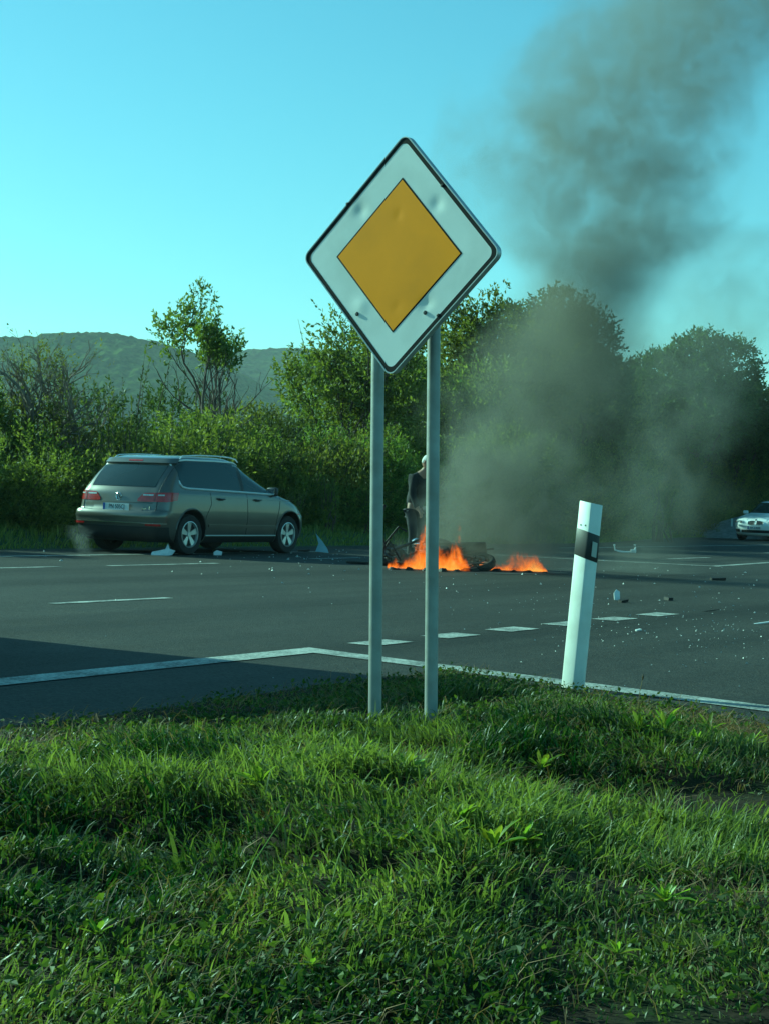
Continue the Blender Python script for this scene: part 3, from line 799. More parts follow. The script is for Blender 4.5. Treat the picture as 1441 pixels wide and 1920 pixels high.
# ---- people carrier
def build_people_carrier():
    root = empty('people_carrier', (0, 0, 0))
    paint = mat('bronze_paint', (.125, .118, .105), .30, .5, .06, 3, coat=.8, dirt=(.12, .11, .09), dirt_amt=.25, dirt_scale=2)
    z = [.19, .24, .32, .50, .60, .645, .68, .78, .88, .95, 1.00, 1.10, 1.25, 1.38, 1.45, 1.49, 1.525, 1.550, 1.566, 1.574]
    xr = [-1.96, -2.08, -2.135, -2.16, -2.165, -2.15, -2.10, -2.075, -2.055, -2.04, -2.02, -1.955, -1.83, -1.70, -1.63, -1.58, -1.47, -1.28, -1.02, -.80]
    xf = [2.00, 2.10, 2.15, 2.165, 2.14, 2.11, 2.07, 1.99, 1.78, 1.52, 1.34, 1.06, .74, .48, .35, .25, .11, -.05, -.22, -.34]
    w = [.80, .845, .875, .895, .902, .903, .903, .900, .893, .885, .868, .840, .792, .748, .724, .706, .668, .585, .43, .26]
    car = Car(z, xr, xf, w, rcr=(.20, .22), rcf=(.62, .55), br=.09, bf=.14)
    car.body('body', paint, root, (-1.345, 1.345), .365, wy=.55)
    S = lambda x, zz: car.side(x, zz, -1)
    Sl = lambda x, zz: car.side(x, zz, 1)
    Rr = lambda a, zz: car.arc(a, zz)
    Fr = lambda a, zz: car.arc(a, zz, True)
    # side glass: lower and upper curves in side view
    lo = lambda x: float(np.interp(x, [-1.62, -1.56, -1.45, 0, 1.0, 1.18], [1.12, 1.06, 1.04, 1.010, .985, .985]))
    hi = lambda x: float(np.interp(x, [-1.62, -1.54, -1.35, -.6, -.05, .26, .60, .89, 1.18], [1.40, 1.462, 1.485, 1.495, 1.487, 1.435, 1.31, 1.15, 1.0]))
    for F2, sg_ in ((S, -1), (Sl, 1)):
        for a0, a1 in ((-1.59, -.05), (.05, .92), (.97, 1.13)):
            car.patch('side_window', F2, a0, a1, lambda x: lo(x) + .012, lambda x: hi(x) - .014, M['glass'], root, .004, 20, 8)
        for a0, a1 in ((-.05, .05), (.92, .97)):
            car.patch('window_pillar', F2, a0, a1, lambda x: lo(x) + .012, lambda x: hi(x) - .014, M['black_plastic'], root, .003, 4, 8)
        xs_ = np.linspace(-1.60, 1.17, 60)
        ring = [F2(x, lo(x)) for x in xs_] + [F2(x, hi(x)) for x in xs_[::-1]]
        ring = [p + Vector((0, sg_ * .006, 0)) for p in ring] + [ring[0] + Vector((0, sg_ * .006, 0))]
        MB().tube(ring, .0165, 6).build('window_trim', M['bright_trim'], root, True)
        # door gaps
        for pts in ([(-.88, .98), (-.86, .80), (-.98, .62), (-1.0, .55)], [(.10, .98), (.12, .6), (.10, .27)], [(1.06, .95), (1.02, .75), (.95, .55), (.93, .27)], [(-.98, .27), (-.2, .255), (.93, .265)]):
            P_ = []
            for i in range(len(pts) - 1):
                for t in np.linspace(0, 1, 8): P_.append(F2(pts[i][0] + (pts[i + 1][0] - pts[i][0]) * t, pts[i][1] + (pts[i + 1][1] - pts[i][1]) * t) + Vector((0, sg_ * .0005, 0)))
            MB().tube(P_, .0045, 5).build('door_gap', M['black_plastic'], root, True)
        # shoulder crease and lower door crease as raised pressings
        car.patch('shoulder_crease', F2, -1.95, 1.55, lambda x: .905 - .018 * x, lambda x: .922 - .018 * x, paint, root, .008, 40, 3, .012)
        car.patch('door_crease', F2, -.92, .95, lambda x: .43 - .008 * x, lambda x: .475 - .006 * x, paint, root, .018, 24, 4, .014)
        car.patch('sill_strip', F2, -.96, .96, .300, .312, M['bright_trim'], root, .014, 20, 3)
        car.patch('side_skirt', F2, -.96, .96, .192, .285, M['black_plastic'], root, .006, 20, 4)
        for hx in (-.72, .28):
            p0, p1 = F2(hx, .895), F2(hx + .20, .892)
            hd = MB().tube([p0, p0 + Vector((.03, sg_ * .035, 0)), p1 + Vector((-.03, sg_ * .035, 0)), p1], [.012, .014, .014, .012], 8).build('door_handle', paint, root, True)
            car.patch('handle_recess', F2, hx + .03, hx + .17, .86, .895, M['black_plastic'], hd, .002, 6, 4)
        # arches
        for wx in (-1.345, 1.345):
            A_ = []
            for a in np.linspace(math.radians(8), math.radians(172), 26):
                xx, zz = wx + math.cos(a) * .378, .345 + math.sin(a) * .378
                A_.append(F2(xx, max(zz, .2)) + Vector((0, sg_ * .002, 0)))
            MB().tube(A_, .012, 6).build('wheel_arch', paint, root, True)
        # roof rails
        rp_ = [(-1.42, 1.49, .67), (-1.34, 1.548, .655), (-.9, 1.575, .635), (-.4, 1.582, .625), (-.05, 1.572, .625), (.10, 1.545, .635), (.14, 1.50, .645)]
        pk = np.array(rp_); tt = np.linspace(0, 1, 24); tk = np.linspace(0, 1, len(pk))
        MB().tube([(float(np.interp(t, tk, pk[:, 0])), sg_ * float(np.interp(t, tk, pk[:, 2])), float(np.interp(t, tk, pk[:, 1]))) for t in tt], .011, 8).build('roof_rail', M['bright_trim'], root, True)
        # mirrors
        mc = F2(1.02, 1.02)
        mi = MB().box((0, 0, 0), (.10, .20, .15)).build('wing_mirror', M['black_plastic'], root, True, .035)
        mi.location = (.86, sg_ * (abs(mc.y) + .12), 1.035)
        g_ = MB().box((-.0525, 0, 0), (.004, .15, .105)).build('mirror_glass', M['chrome'], mi, False, .001)
        MB().tube([(0, -sg_ * .08, -.04), (.01, -sg_ * .17, -.06)], .02, 8).build('mirror_arm', M['black_plastic'], mi, True)
    for wx in (-1.345, 1.345):
        for sg_ in (-1, 1): make_wheel(root, wx, sg_ * .775, .318, .215)
    # rear: window, spoiler, tailgate seams, lamps, bumper
    car.patch('rear_window', Rr, -.64, .64, 1.045, lambda a: 1.395 - .03 * (a / .7) ** 2, M['glass'], root, .006, 24, 10)
    car.patch('rear_spoiler', Rr, -.74, .74, 1.405, 1.475, paint, root, .035, 24, 5, .06)
    car.patch('brake_light', Rr, -.14, .14, 1.425, 1.445, M['red_lens'], root, .040, 8, 3)
    lampz = lambda a: float(np.interp(abs(a), [.36, .48, .9, 1.12], [.815, .81, .815, .85]))
    lampt = lambda a: float(np.interp(abs(a), [.36, .48, .9, 1.12], [.835, .945, .965, .965]))
    for sg_ in (-1, 1):
        tl = car.patch('tail_light', Rr, sg_ * .38, sg_ * 1.10, lampz, lampt, M['red_lens'], root, .010, 26, 7)
        car.patch('reversing_light', Rr, sg_ * .47, sg_ * .66, .905, .928, M['clear_lens'], tl, .0135, 8, 3)
        car.patch('indicator_light', Rr, sg_ * .74, sg_ * .84, .908, .928, M['clear_lens'], tl, .0135, 6, 3)
        car.patch('lamp_gap', Rr, sg_ * .69, sg_ * .70, .83, .955, M['black_plastic'], tl, .0125, 3, 5)
        car.patch('bumper_reflector', Rr, sg_ * .62, sg_ * .86, .445, .475, M['red_lens'], root, .034, 8, 3)
    bp = car.patch('rear_bumper', Rr, -1.10, 1.10, .475, .655, paint, root, .026, 44, 7, .03)
    car.patch('bumper_ledge', Rr, -1.05, 1.05, .565, .585, paint, root, .036, 44, 4, .02)
    car.patch('bumper_trim', Rr, -.95, .95, .478, .490, M['chrome'], root, .030, 40, 3)
    car.patch('lower_valance', Rr, -1.0, 1.0, .20, .43, M['black_plastic'], root, .012, 40, 6)
    car.patch('tailgate_seam', Rr, -.66, .66, .790, .800, M['black_plastic'], root, .003, 24, 3)
    car.patch('plate_recess', Rr, -.50, .50, .665, .788, M['black_plastic'], root, .001, 20, 4).data.materials[0] = paint
    for sg_ in (-1, 1):
        MB().tube([Rr(sg_ * .74, zz) + Vector((-.004, 0, 0)) for zz in np.linspace(.66, 1.39, 14)], .005, 5).build('tailgate_gap', M['black_plastic'], root, True)
    pc = Rr(0, .715); px0 = pc.x - .022
    PB = Matrix(((0, 0, -1, px0), (-1, 0, 0, 0.0), (0, 1, 0, .720), (0, 0, 0, 1)))      # x to the right seen from behind
    npl = MB().box((0, 0, 0), (.52, .11, .012)).xform(PB @ Matrix.Translation((0, 0, .004))).build('number_plate', M['plate'], root)
    MB().box((-.238, 0, .0108), (.04, .108, .003)).xform(PB).build('plate_badge', M['plate_blue'], npl)
    text_part('plate_text', 'PN 505CJ', .098, M['black_print'], npl, PB @ Matrix.Translation((.02, 0, .0115)), cond=.82)
    eb_ = Rr(0, .885); EB = Matrix(((0, 0, -1, eb_.x - .008), (-1, 0, 0, 0), (0, 1, 0, .885), (0, 0, 0, 1)))
    em = MB().lathe([(.048, .0), (.056, .004), (.062, .0), (.056, -.006)], 28, close=True).xform(EB).build('emblem', M['chrome'], root, True)
    lt = MB()
    for pts in ([(-.028, .045), (0, .004), (.028, .045)], [(-.046, .018), (-.022, -.044), (0, .0), (.022, -.044), (.046, .018)]):
        for a, b in zip(pts[:-1], pts[1:]): lt.tube([(a[0], a[1], .002), (b[0], b[1], .002)], .0055, 6)
    lt.xform(EB).build('emblem_letters', M['chrome'], em, True)
    for yy, tx in ((.0, ''),):
        pass
    bd = MB()
    for k, (dx_, dz_) in enumerate([(-.50, .70), (-.53, .70), (-.56, .705), (-.62, .72)]):
        q_ = Rr(dx_, dz_); bd.box((q_.x - .005, q_.y, q_.z), (.006, .02, .016 if k < 3 else .05))
    bd.build('model_badge', M['chrome'], root)['kind'] = 'stuff'
    ex = MB().lathe([(.030, -.10), (.036, .10), (.030, .10), (.026, -.10)], 16, 'X', close=True).build('exhaust_pipe', M['chrome'], root, True); ex.location = (-2.12, .52, .25)
    # front
    car.patch('windscreen', Fr, -.62, .62, lambda a: 1.03 - .0 * a, 1.45, M['glass'], root, .006, 20, 12)
    car.patch('bonnet_gap', Fr, -.75, .75, .735, .745, M['black_plastic'], root, .004, 20, 3)
    car.patch('grille', Fr, -.42, .42, .60, .69, M['black_plastic'], root, .006, 16, 4)
    car.patch('lower_intake', Fr, -.6, .6, .28, .42, M['black_plastic'], root, .006, 16, 4)
    for sg_ in (-1, 1):
        car.patch('headlight', Fr, sg_ * .46, sg_ * 1.02, .61, lambda a: .70 + .06 * min(1, max(0, abs(a) - .5)), M['clear_lens'], root, .008, 20, 6)
        car.patch('front_fender_light', (S if sg_ < 0 else Sl), 1.58, 1.70, .66, .675, M['orange_lens'], root, .006, 6, 3)
    return root
pc_root = build_people_carrier()
tag(pc_root, 'bronze grey people carrier standing on the far roadside, seen from behind', 'car')
pc_root.scale = (1.04,) * 3
pc_root.rotation_euler = (0, 0, math.atan2(2.39, 1.47))
pc_root.location = (-3.19, 29.22, .003)

# ---- silver saloon coming the other way
def build_saloon():
    root = empty('saloon_car', (0, 0, 0))
    paint = mat('silver_paint', (.86, .87, .87), .30, .0, .03, 3, coat=.7)
    z = [.17, .22, .30, .46, .56, .62, .68, .74, .80, .86, .91, .95, 1.02, 1.12, 1.22, 1.31, 1.36, 1.39, 1.41, 1.418]
    xr = [-2.05, -2.17, -2.22, -2.25, -2.25, -2.24, -2.23, -2.22, -2.20, -2.17, -2.12, -1.98, -1.62, -1.42, -1.24, -1.08, -.95, -.78, -.55, -.4]
    xf = [2.10, 2.19, 2.235, 2.25, 2.24, 2.215, 2.17, 2.08, 1.90, 1.62, 1.30, 1.08, .92, .73, .53, .33, .20, .05, -.12, -.25]
    w = [.80, .845, .87, .89, .90, .90, .897, .892, .885, .875, .858, .84, .805, .755, .70, .645, .59, .50, .36, .22]
    car = Car(z, xr, xf, w, rcr=(.4, .4), rcf=(.58, .50), br=.12, bf=.16)
    car.body('body', paint, root, (-1.38, 1.38), .35, wy=.5)
    Fr = lambda a, zz: car.arc(a, zz, True)
    Rr = lambda a, zz: car.arc(a, zz)
    car.patch('windscreen', Fr, -.68, .68, .965, 1.335, M['glass'], root, .006, 22, 12)
    car.patch('rear_window', Rr, -.6, .6, 1.0, 1.32, M['glass'], root, .006, 16, 8)
    lo = lambda x: float(np.interp(x, [-1.3, -1.1, .9], [.98, .935, .915])); hi = lambda x: float(np.interp(x, [-1.3, -.9, -.3, .1, .5, .95], [1.0, 1.27, 1.33, 1.32, 1.2, .95]))
    for sg_ in (-1, 1):
        F2 = lambda x, zz, s_=sg_: car.side(x, zz, s_)
        for a0, a1 in ((-1.22, -.18), (-.10, .86)):
            car.patch('side_window', F2, a0, a1, lo, hi, M['glass'], root, .004, 16, 7)
        for pts in ([(-.15, .92), (-.13, .3)], [(.86, .92), (.88, .5), (.86, .3)]):
            MB().tube([F2(pts[i][0] + (pts[i + 1][0] - pts[i][0]) * t, pts[i][1] + (pts[i + 1][1] - pts[i][1]) * t) for i in range(len(pts) - 1) for t in np.linspace(0, 1, 8)], .0045, 5).build('door_gap', M['black_plastic'], root, True)
        mc = F2(.78, .96)
        mi = MB().box((0, 0, 0), (.09, .19, .12)).build('wing_mirror', paint, root, True, .035); mi.location = (.80, sg_ * (abs(mc.y) + .13), .985)
        hl = car.patch('headlight', Fr, sg_ * .42, sg_ * .98, lambda a: .585 + .02 * abs(a), lambda a: .675 + .045 * min(1, max(0, (abs(a) - .42) / .5)), M['clear_lens'], root, .007, 20, 6)
        car.patch('headlight_ring', Fr, sg_ * .50, sg_ * .60, .605, .665, M['dark_metal'], hl, .010, 6, 4)
        car.patch('indicator', Fr, sg_ * .84, sg_ * .95, .62, .66, M['orange_lens'], hl, .010, 6, 4)
        # kidney grilles with a chrome frame
        kg = car.patch('grille', Fr, sg_ * .035, sg_ * .27, .565, lambda a: .675 - .25 * max(0, abs(a) - .2), M['black_plastic'], root, .012, 10, 6)
        ring = [Fr(sg_ * a, zz) + Vector((.018, 0, 0)) for a, zz in ((.03, .56), (.15, .555), (.27, .565), (.285, .61), (.265, .665), (.15, .685), (.03, .685), (.03, .56))]
        MB().tube(ring, .011, 6).build('grille_frame', M['chrome'], kg, True)
        car.patch('fog_intake', Fr, sg_ * .58, sg_ * .86, .29, .385, M['black_plastic'], root, .008, 10, 5)
        car.patch('tail_light', Rr, sg_ * .45, sg_ * .98, .70, .83, M['red_lens'], root, .007, 14, 5)
        car.patch('bonnet_crease', Fr, sg_ * .34, sg_ * .365, .70, .86, paint, root, .010, 3, 10)
        for wx in (-1.38, 1.38): make_wheel(root, wx, sg_ * .765, .325, .22)
    car.patch('lower_intake', Fr, -.50, .50, .275, .375, M['black_plastic'], root, .008, 20, 5)
    car.patch('bumper_crease', Fr, -1.0, 1.0, .505, .53, paint, root, .012, 30, 3)
    c0 = Fr(0, .45); PB = Matrix(((0, 0, 1, c0.x + .02), (1, 0, 0, 0), (0, 1, 0, .45), (0, 0, 0, 1)))
    npl = MB().box((0, 0, 0), (.52, .11, .014)).xform(PB).build('number_plate', M['plate'], root)
    MB().box((-.24, 0, .0085), (.035, .108, .003)).xform(PB).build('plate_badge', M['plate_blue'], npl)
    text_part('plate_text', 'BA 218DK', .098, M['black_print'], npl, PB @ Matrix.Translation((.02, 0, .0085)), cond=.82)
    b0 = Fr(0, .70); MB().lathe([(.0001, .006), (.03, .005), (.041, .0)], 20, 'X', (b0.x + .002, 0, .715)).build('emblem', M['chrome'], root, True)
    return root
sal = build_saloon()
tag(sal, 'silver saloon with twin grilles coming along the far lane', 'car')
sal.rotation_euler = (0, 0, math.atan2(-UY, -UX)); sal.location = (14.05, 60.35, .003)

# ---- tall delivery van just left of the picture; its shadow falls over the near lane and the turf
def build_delivery_van():
    root = empty('delivery_van', (0, 0, 0))
    paint = mat('white_van_paint', (.62, .63, .63), .35, 0, .04, 3, coat=.4)
    z = [.22, .30, .5, .8, 1.0, 1.1, 1.3, 1.6, 1.78, 1.86, 1.90, 1.92]
    xr = [-2.05, -2.10, -2.12, -2.11, -2.10, -2.09, -2.07, -2.04, -2.01, -1.97, -1.85, -1.7]
    xf = [2.05, 2.15, 2.2, 2.15, 1.98, 1.70, 1.35, .85, .5, .3, .1, -.1]
    w = [.84, .88, .90, .905, .90, .89, .87, .84, .81, .77, .70, .55]
    car = Car(z, xr, xf, w, rcr=(.12, .12), rcf=(.5, .45), br=.03, bf=.12)
    car.body('body', paint, root, (-1.35, 1.35), .36, nz=60, wy=.55)
    Rr = lambda a, zz: car.arc(a, zz); Fr = lambda a, zz: car.arc(a, zz, True)
    car.patch('windscreen', Fr, -.7, .7, 1.12, 1.75, M['glass'], root, .006, 16, 8)
    car.patch('rear_bumper', Rr, -.95, .95, .3, .5, M['black_plastic'], root, .05, 20, 4, .05)
    for sg_ in (-1, 1):
        car.patch('rear_window', Rr, sg_ * .06, sg_ * .68, 1.15, 1.65, M['glass'], root, .006, 8, 6)
        car.patch('tail_light', Rr, sg_ * .74, sg_ * .86, .8, 1.2, M['red_lens'], root, .008, 5, 5)
        car.patch('side_window', lambda x, zz, s_=sg_: car.side(x, zz, s_), .1, 1.1, 1.12, lambda x: min(1.65, 1.65 - .55 * max(0, x - .6)), M['glass'], root, .005, 12, 6)
        for wx in (-1.35, 1.35): make_wheel(root, wx, sg_ * .78, .325, .21)
    return root
dv = build_delivery_van()
tag(dv, 'white delivery van standing in the near lane beside the turf corner', 'van')
dv.rotation_euler = (0, 0, math.atan2(-UY, -UX))
dv.scale = (1, 1, 1.25)
dv.location = (*uv(6.28, -9.6)[:2], .003)

# ------------------------------------------------------------------ vegetation
M['shrub_leaf'] = leaf_mat('shrub_leaves', (.058, .09, .022), (.28, .30, .07), .56, .5)
M['tree_leaf'] = leaf_mat('tree_leaves', (.05, .08, .018), (.24, .255, .05), .5, .5)
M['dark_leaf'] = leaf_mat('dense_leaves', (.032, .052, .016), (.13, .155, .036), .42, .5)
M['young_leaf'] = leaf_mat('young_leaves', (.07, .10, .02), (.22, .23, .05), .45, .45)
def sprig_leaves(P, D, rng, per, slen, leaf, spread=.8):
    """leaves alternating along short twigs that start at P and point along D"""
    n = len(P); D = D / np.linalg.norm(D, axis=1, keepdims=True)
    t = np.tile(np.linspace(.08, 1, per), n); i = np.repeat(np.arange(n), per)
    sl = slen * rng.uniform(.6, 1.3, n)
    pos = P[i] + D[i] * (t * sl[i])[:, None] + rng.normal(0, .012, (n * per, 3))
    d = D[i] + rng.normal(0, spread, (n * per, 3)) + np.array([0, 0, .1])
    L_ = leaf * rng.uniform(.65, 1.25, n * per)
    return pos, d, L_
def tube_arrays(segs, n=5):
    mb = MB()
    for pts, rs in segs: mb.tube(pts, rs, n, cap=False)
    return mb
def make_shrub_meshes(seed, h, wd, leaf=.085, ns=1000, upright=.8):
    r_ = np.random.default_rng(seed)
    nl = r_.integers(7, 11); cen, rr = [], []
    for k in range(nl):
        a = r_.uniform(0, 2 * math.pi); q = r_.uniform(0, .36) * wd
        zc = h * r_.uniform(.22, .74); cen.append((math.cos(a) * q, math.sin(a) * q, zc)); rr.append((wd * r_.uniform(.2, .34), wd * r_.uniform(.2, .34), h * r_.uniform(.16, .28)))
    for k in range(4):
        a = r_.uniform(0, 2 * math.pi); cen.append((math.cos(a) * wd * .36, math.sin(a) * wd * .36, h * .2)); rr.append((wd * .24, wd * .24, h * .22))
    cen = np.array(cen); rr = np.array(rr)
    k = r_.integers(0, len(cen), ns)
    d = r_.normal(0, 1, (ns, 3)); d /= np.linalg.norm(d, axis=1, keepdims=True)
    rad_ = r_.uniform(.35, 1.0, ns) ** .6
    P = cen[k] + d * rr[k] * rad_[:, None]
    P[:, 2] = np.maximum(P[:, 2], .06)
    D = d * .55 + np.array([0, 0, upright]) + r_.normal(0, .3, (ns, 3))
    pos, dd, L_ = sprig_leaves(P, D, r_, 10, .34, leaf)
    # a few long whips that break the outline
    nw = 14
    a = r_.uniform(0, 2 * math.pi, nw); q = r_.uniform(.1, .45, nw) * wd
    WP = np.stack([np.cos(a) * q, np.sin(a) * q, h * r_.uniform(.6, .85, nw)], -1); WD = np.stack([np.cos(a) * .25, np.sin(a) * .25, np.ones(nw)], -1) + r_.normal(0, .15, (nw, 3))
    p2, d2, l2 = sprig_leaves(WP, WD, r_, 12, h * .16, leaf * .85)
    pos = np.concatenate([pos, p2]); dd = np.concatenate([dd, d2]); L_ = np.concatenate([L_, l2])
    tone = np.clip(.45 + r_.normal(0, .2, len(pos)) + .35 * (np.repeat(r_.uniform(0, 1, ns + nw), np.concatenate([np.full(ns, 10), np.full(nw, 12)])) - .5), 0, 1)
    fm = leaf_mesh('foliage', pos, dd, L_, L_ * r_.uniform(.32, .5, len(L_)), tone, r_)
    segs = []
    for q in range(9):
        c = cen[r_.integers(0, len(cen))]; b = Vector((r_.normal(0, .1), r_.normal(0, .1), -.1)); e = Vector(c)
        segs.append(([b, b.lerp(e, .5) + Vector((r_.normal(0, .06), r_.normal(0, .06), .1)), e], [.028, .018, .006]))
    for q in range(nw):
        e = Vector(WP[q] + WD[q] / np.linalg.norm(WD[q]) * h * .2); segs.append(([Vector(WP[q]) * .75, Vector(WP[q]), e], [.01, .007, .003]))
    mb = tube_arrays(segs, 5); sm = bpy.data.meshes.new('stem'); sm.from_pydata(mb.v, [], mb.f); sm.materials.append(M['bark'])
    return fm, sm
def place_shrub(meshes, x, y, z, s, sz, rz, m, label, group=None, name='shrub', cat='shrub'):
    root = empty(name, (x, y, z), rz); root.scale = (s, s, sz)
    tag(root, label, cat, group)
    fo = bpy.data.objects.new('foliage', meshes[0]); C.objects.link(fo); fo.parent = root
    if len(meshes[0].materials) == 0: meshes[0].materials.append(m)
    fo.material_slots[0].link = 'OBJECT'; fo.material_slots[0].material = m
    st = bpy.data.objects.new('stem', meshes[1]); C.objects.link(st); st.parent = root
    return root
SMALL = [make_shrub_meshes(100 + k, 1.7, 2.2, .085, 1300) for k in range(4)]
BIG = [make_shrub_meshes(200 + k, 3.6, 3.4, .11, 2500) for k in range(5)]
front = [(-8.7, 27.0, 1.5, -301), (-8.1, 28.9, 1.2, -173), (-6.8, 30.2, 1.0, 7), (-5.8, 32.7, 1.2, 151), (-4.5, 34.0, 1.6, 302), (-4.2, 36.4, 1.4, 352), (-2.4, 38.3, 1.7, 516), (-1.0, 40.1, 2.3, 637), (0.5, 42.3, 1.9, 757), (1.3, 44.9, 2.5, 805), (3.1, 46.1, 2.3, 932), (4.3, 49.0, 2.9, 993), (6.6, 51.1, 2.9, 1124), (7.5, 53.3, 2.6, 1160), (8.6, 55.8, 2.5, 1207), (9.3, 58.0, 3.0, 1222), (12.0, 60.0, 3.2, 1351), (13.1, 62.1, 2.4, 1387), (14.6, 64.4, 1.9, 1437), (15.4, 67.1, 2.3, 1441), (17.3, 68.6, 2.3, 1515), (17.6, 71.3, 2.3, 1497), (-7.6, 29.2, 1.3, -60), (-6.0, 31.5, 1.2, 110), (-3.3, 37.2, 1.9, 440), (-1.7, 39.2, 2.0, 580), (-.2, 41.0, 2.2, 705), (2.2, 45.4, 2.5, 870), (5.4, 50.2, 2.8, 1060)]
back = [(-10.3, 29.2, 2.0, -398), (-9.1, 31.2, 2.6, -207), (-8.3, 33.5, 2.8, -66), (-6.7, 35.0, 2.2, 115), (-5.9, 37.8, 2.8, 221), (-5.1, 39.4, 2.8, 308), (-2.7, 41.6, 2.7, 511), (-1.4, 43.7, 2.9, 615), (-0.0, 46.5, 3.8, 716), (1.5, 48.6, 4.4, 814), (3.3, 51.6, 4.6, 920), (5.3, 53.7, 4.7, 1030), (5.8, 56.7, 4.6, 1042), (7.8, 58.6, 4.2, 1139), (9.6, 60.5, 4.7, 1221), (10.8, 64.5, 5.4, 1247), (12.3, 67.1, 5.1, 1299), (14.3, 69.1, 5.0, 1370), (16.0, 73.0, 4.0, 1412), (18.7, 75.5, 3.9, 1501), (-7.6, 34.4, 2.5, 20), (-4.0, 40.6, 2.7, 410), (-11.3, 33.5, 3.2, -352), (-9.4, 36.8, 3.1, -93), (-8.0, 39.1, 2.7, 74), (-6.4, 42.3, 3.6, 238), (-4.2, 44.7, 3.0, 422), (-2.6, 48.2, 3.3, 547), (-0.5, 50.5, 5.1, 684), (0.9, 54.4, 5.6, 768), (3.0, 57.3, 5.0, 881), (5.0, 61.1, 6.0, 975), (8.0, 63.9, 6.0, 1113), (9.1, 67.7, 6.0, 1145), (12.3, 70.9, 6.0, 1265), (14.1, 75.2, 6.0, 1311), (16.1, 78.4, 5.5, 1367), (18.7, 83.1, 5.0, 1430)]
ZONES = [(160, 'green bushy shrub in the thicket left of the bronze grey car', 'thicket shrubs left of the bronze grey car'),
         (480, 'leafy shrub in the thicket directly behind the bronze grey car', 'thicket shrubs behind the bronze grey car'),
         (720, 'dark shaded shrub between the bronze grey car and the sign posts', 'thicket shrubs between the car and the sign posts'),
         (1180, 'dense shrub in the thicket veiled by the smoke', 'thicket shrubs behind the smoke'),
         (9999, 'tall shrub in the thicket near the silver saloon', 'thicket shrubs near the silver saloon')]
prng = random.Random(8)
for i, (x, y, h, ix) in enumerate(front + back):
    zone = next(z for z in ZONES if ix < z[0])
    if y > 52 and x * VX + y * VY > -26: x, y = x - VX * 2.6, y - VY * 2.6
    if 1139 <= ix <= 1352:
        if i < len(front): h *= .55
        else: x, y, h = x - VX * 5.5, y - VY * 5.5, h * 1.08
    if i < len(front) and ix < 720: h *= 1.45
    elif i < len(front): h *= 1.2
    h *= prng.uniform(.82, 1.2)
    small = i < len(front) and h < 2.6
    ms = prng.choice(SMALL if small else BIG); h0 = 1.7 if small else 3.6
    sz = h / h0 * 1.02; s = (sz * .5 + .5 * (1.0 if small else .95)) * prng.uniform(.95, 1.2)
    mt = M['shrub_leaf'] if i < len(front) or prng.random() < .6 else M['dark_leaf']
    row = 'front' if i < len(front) else 'back'
    place_shrub(ms, x, y, .1, s, sz, prng.uniform(0, 6.28), mt, zone[1].replace('shrub in', 'shrub at the ' + row + ' of').replace('shaded shrub', 'shaded ' + row + ' row shrub'), zone[2] + ', ' + row + ' row')
# young light shoots along the verge
YOUNG = [make_shrub_meshes(300 + k, 1.1, .6, .07, 46, 1.3) for k in range(3)]
yl = ['pale upright sapling beside the front of the bronze grey car', 'pale yellow green sapling in front of the thicket right of the car', 'small feathery sapling on the verge close to the sign posts',
      'bright tall shoots rising above the roof of the bronze grey car', 'low feathery bush on the verge between roadside post and silver car', 'pale shoots at the left edge of the verge']
for (x, y, s, sz, k), lb in zip([(-1.95, 36.6, .9, 1.0, 0), (-1.25, 37.5, .95, 1.15, 1), (-.35, 38.6, .8, 1.0, 2), (-5.3, 33.6, 1.4, 2.3, 0), (8.4, 51.2, 1.6, 1.5, 1), (-6.9, 28.9, 1.3, 1.0, 2)], yl):
    place_shrub(YOUNG[k], x, y, .1, s, sz, prng.uniform(0, 6), M['young_leaf'], lb, None, 'sapling', 'sapling')

def grow(r_, p, d, L_, rad0, lvl, segs, tips, kids, up=.25, jit=.22, ratio=.68, taper=.62, ang=.7, low=2):
    pts = [p]; rs = [rad0]; n = 4
    for k in range(n):
        d = (d + Vector(r_.normal(0, jit, 3)) + Vector((0, 0, up * .3))).normalized()
        p = p + d * (L_ / n); pts.append(p); rs.append(rad0 * (1 - (1 - taper) * (k + 1) / n))
    segs.append((pts, rs))
    if lvl == 0:
        tips.append((pts[-1], d)); tips.append((pts[2], d)); return
    if lvl == 1: tips.append((pts[-1], d))
    for c in range(kids[lvl - 1]):
        q = pts[-1] if c == 0 else pts[low + r_.integers(0, 5 - low)]
        ax = Vector(r_.normal(0, 1, 3)); ax = (ax - d * ax.dot(d)).normalized()
        nd = (d * math.cos(ang * r_.uniform(.5, 1.2)) + ax * math.sin(ang * r_.uniform(.5, 1.2)) + Vector((0, 0, up))).normalized()
        grow(r_, q, nd, L_ * ratio * r_.uniform(.75, 1.2), rs[-1] * .72, lvl - 1, segs, tips, kids, up, jit, ratio, taper, ang)
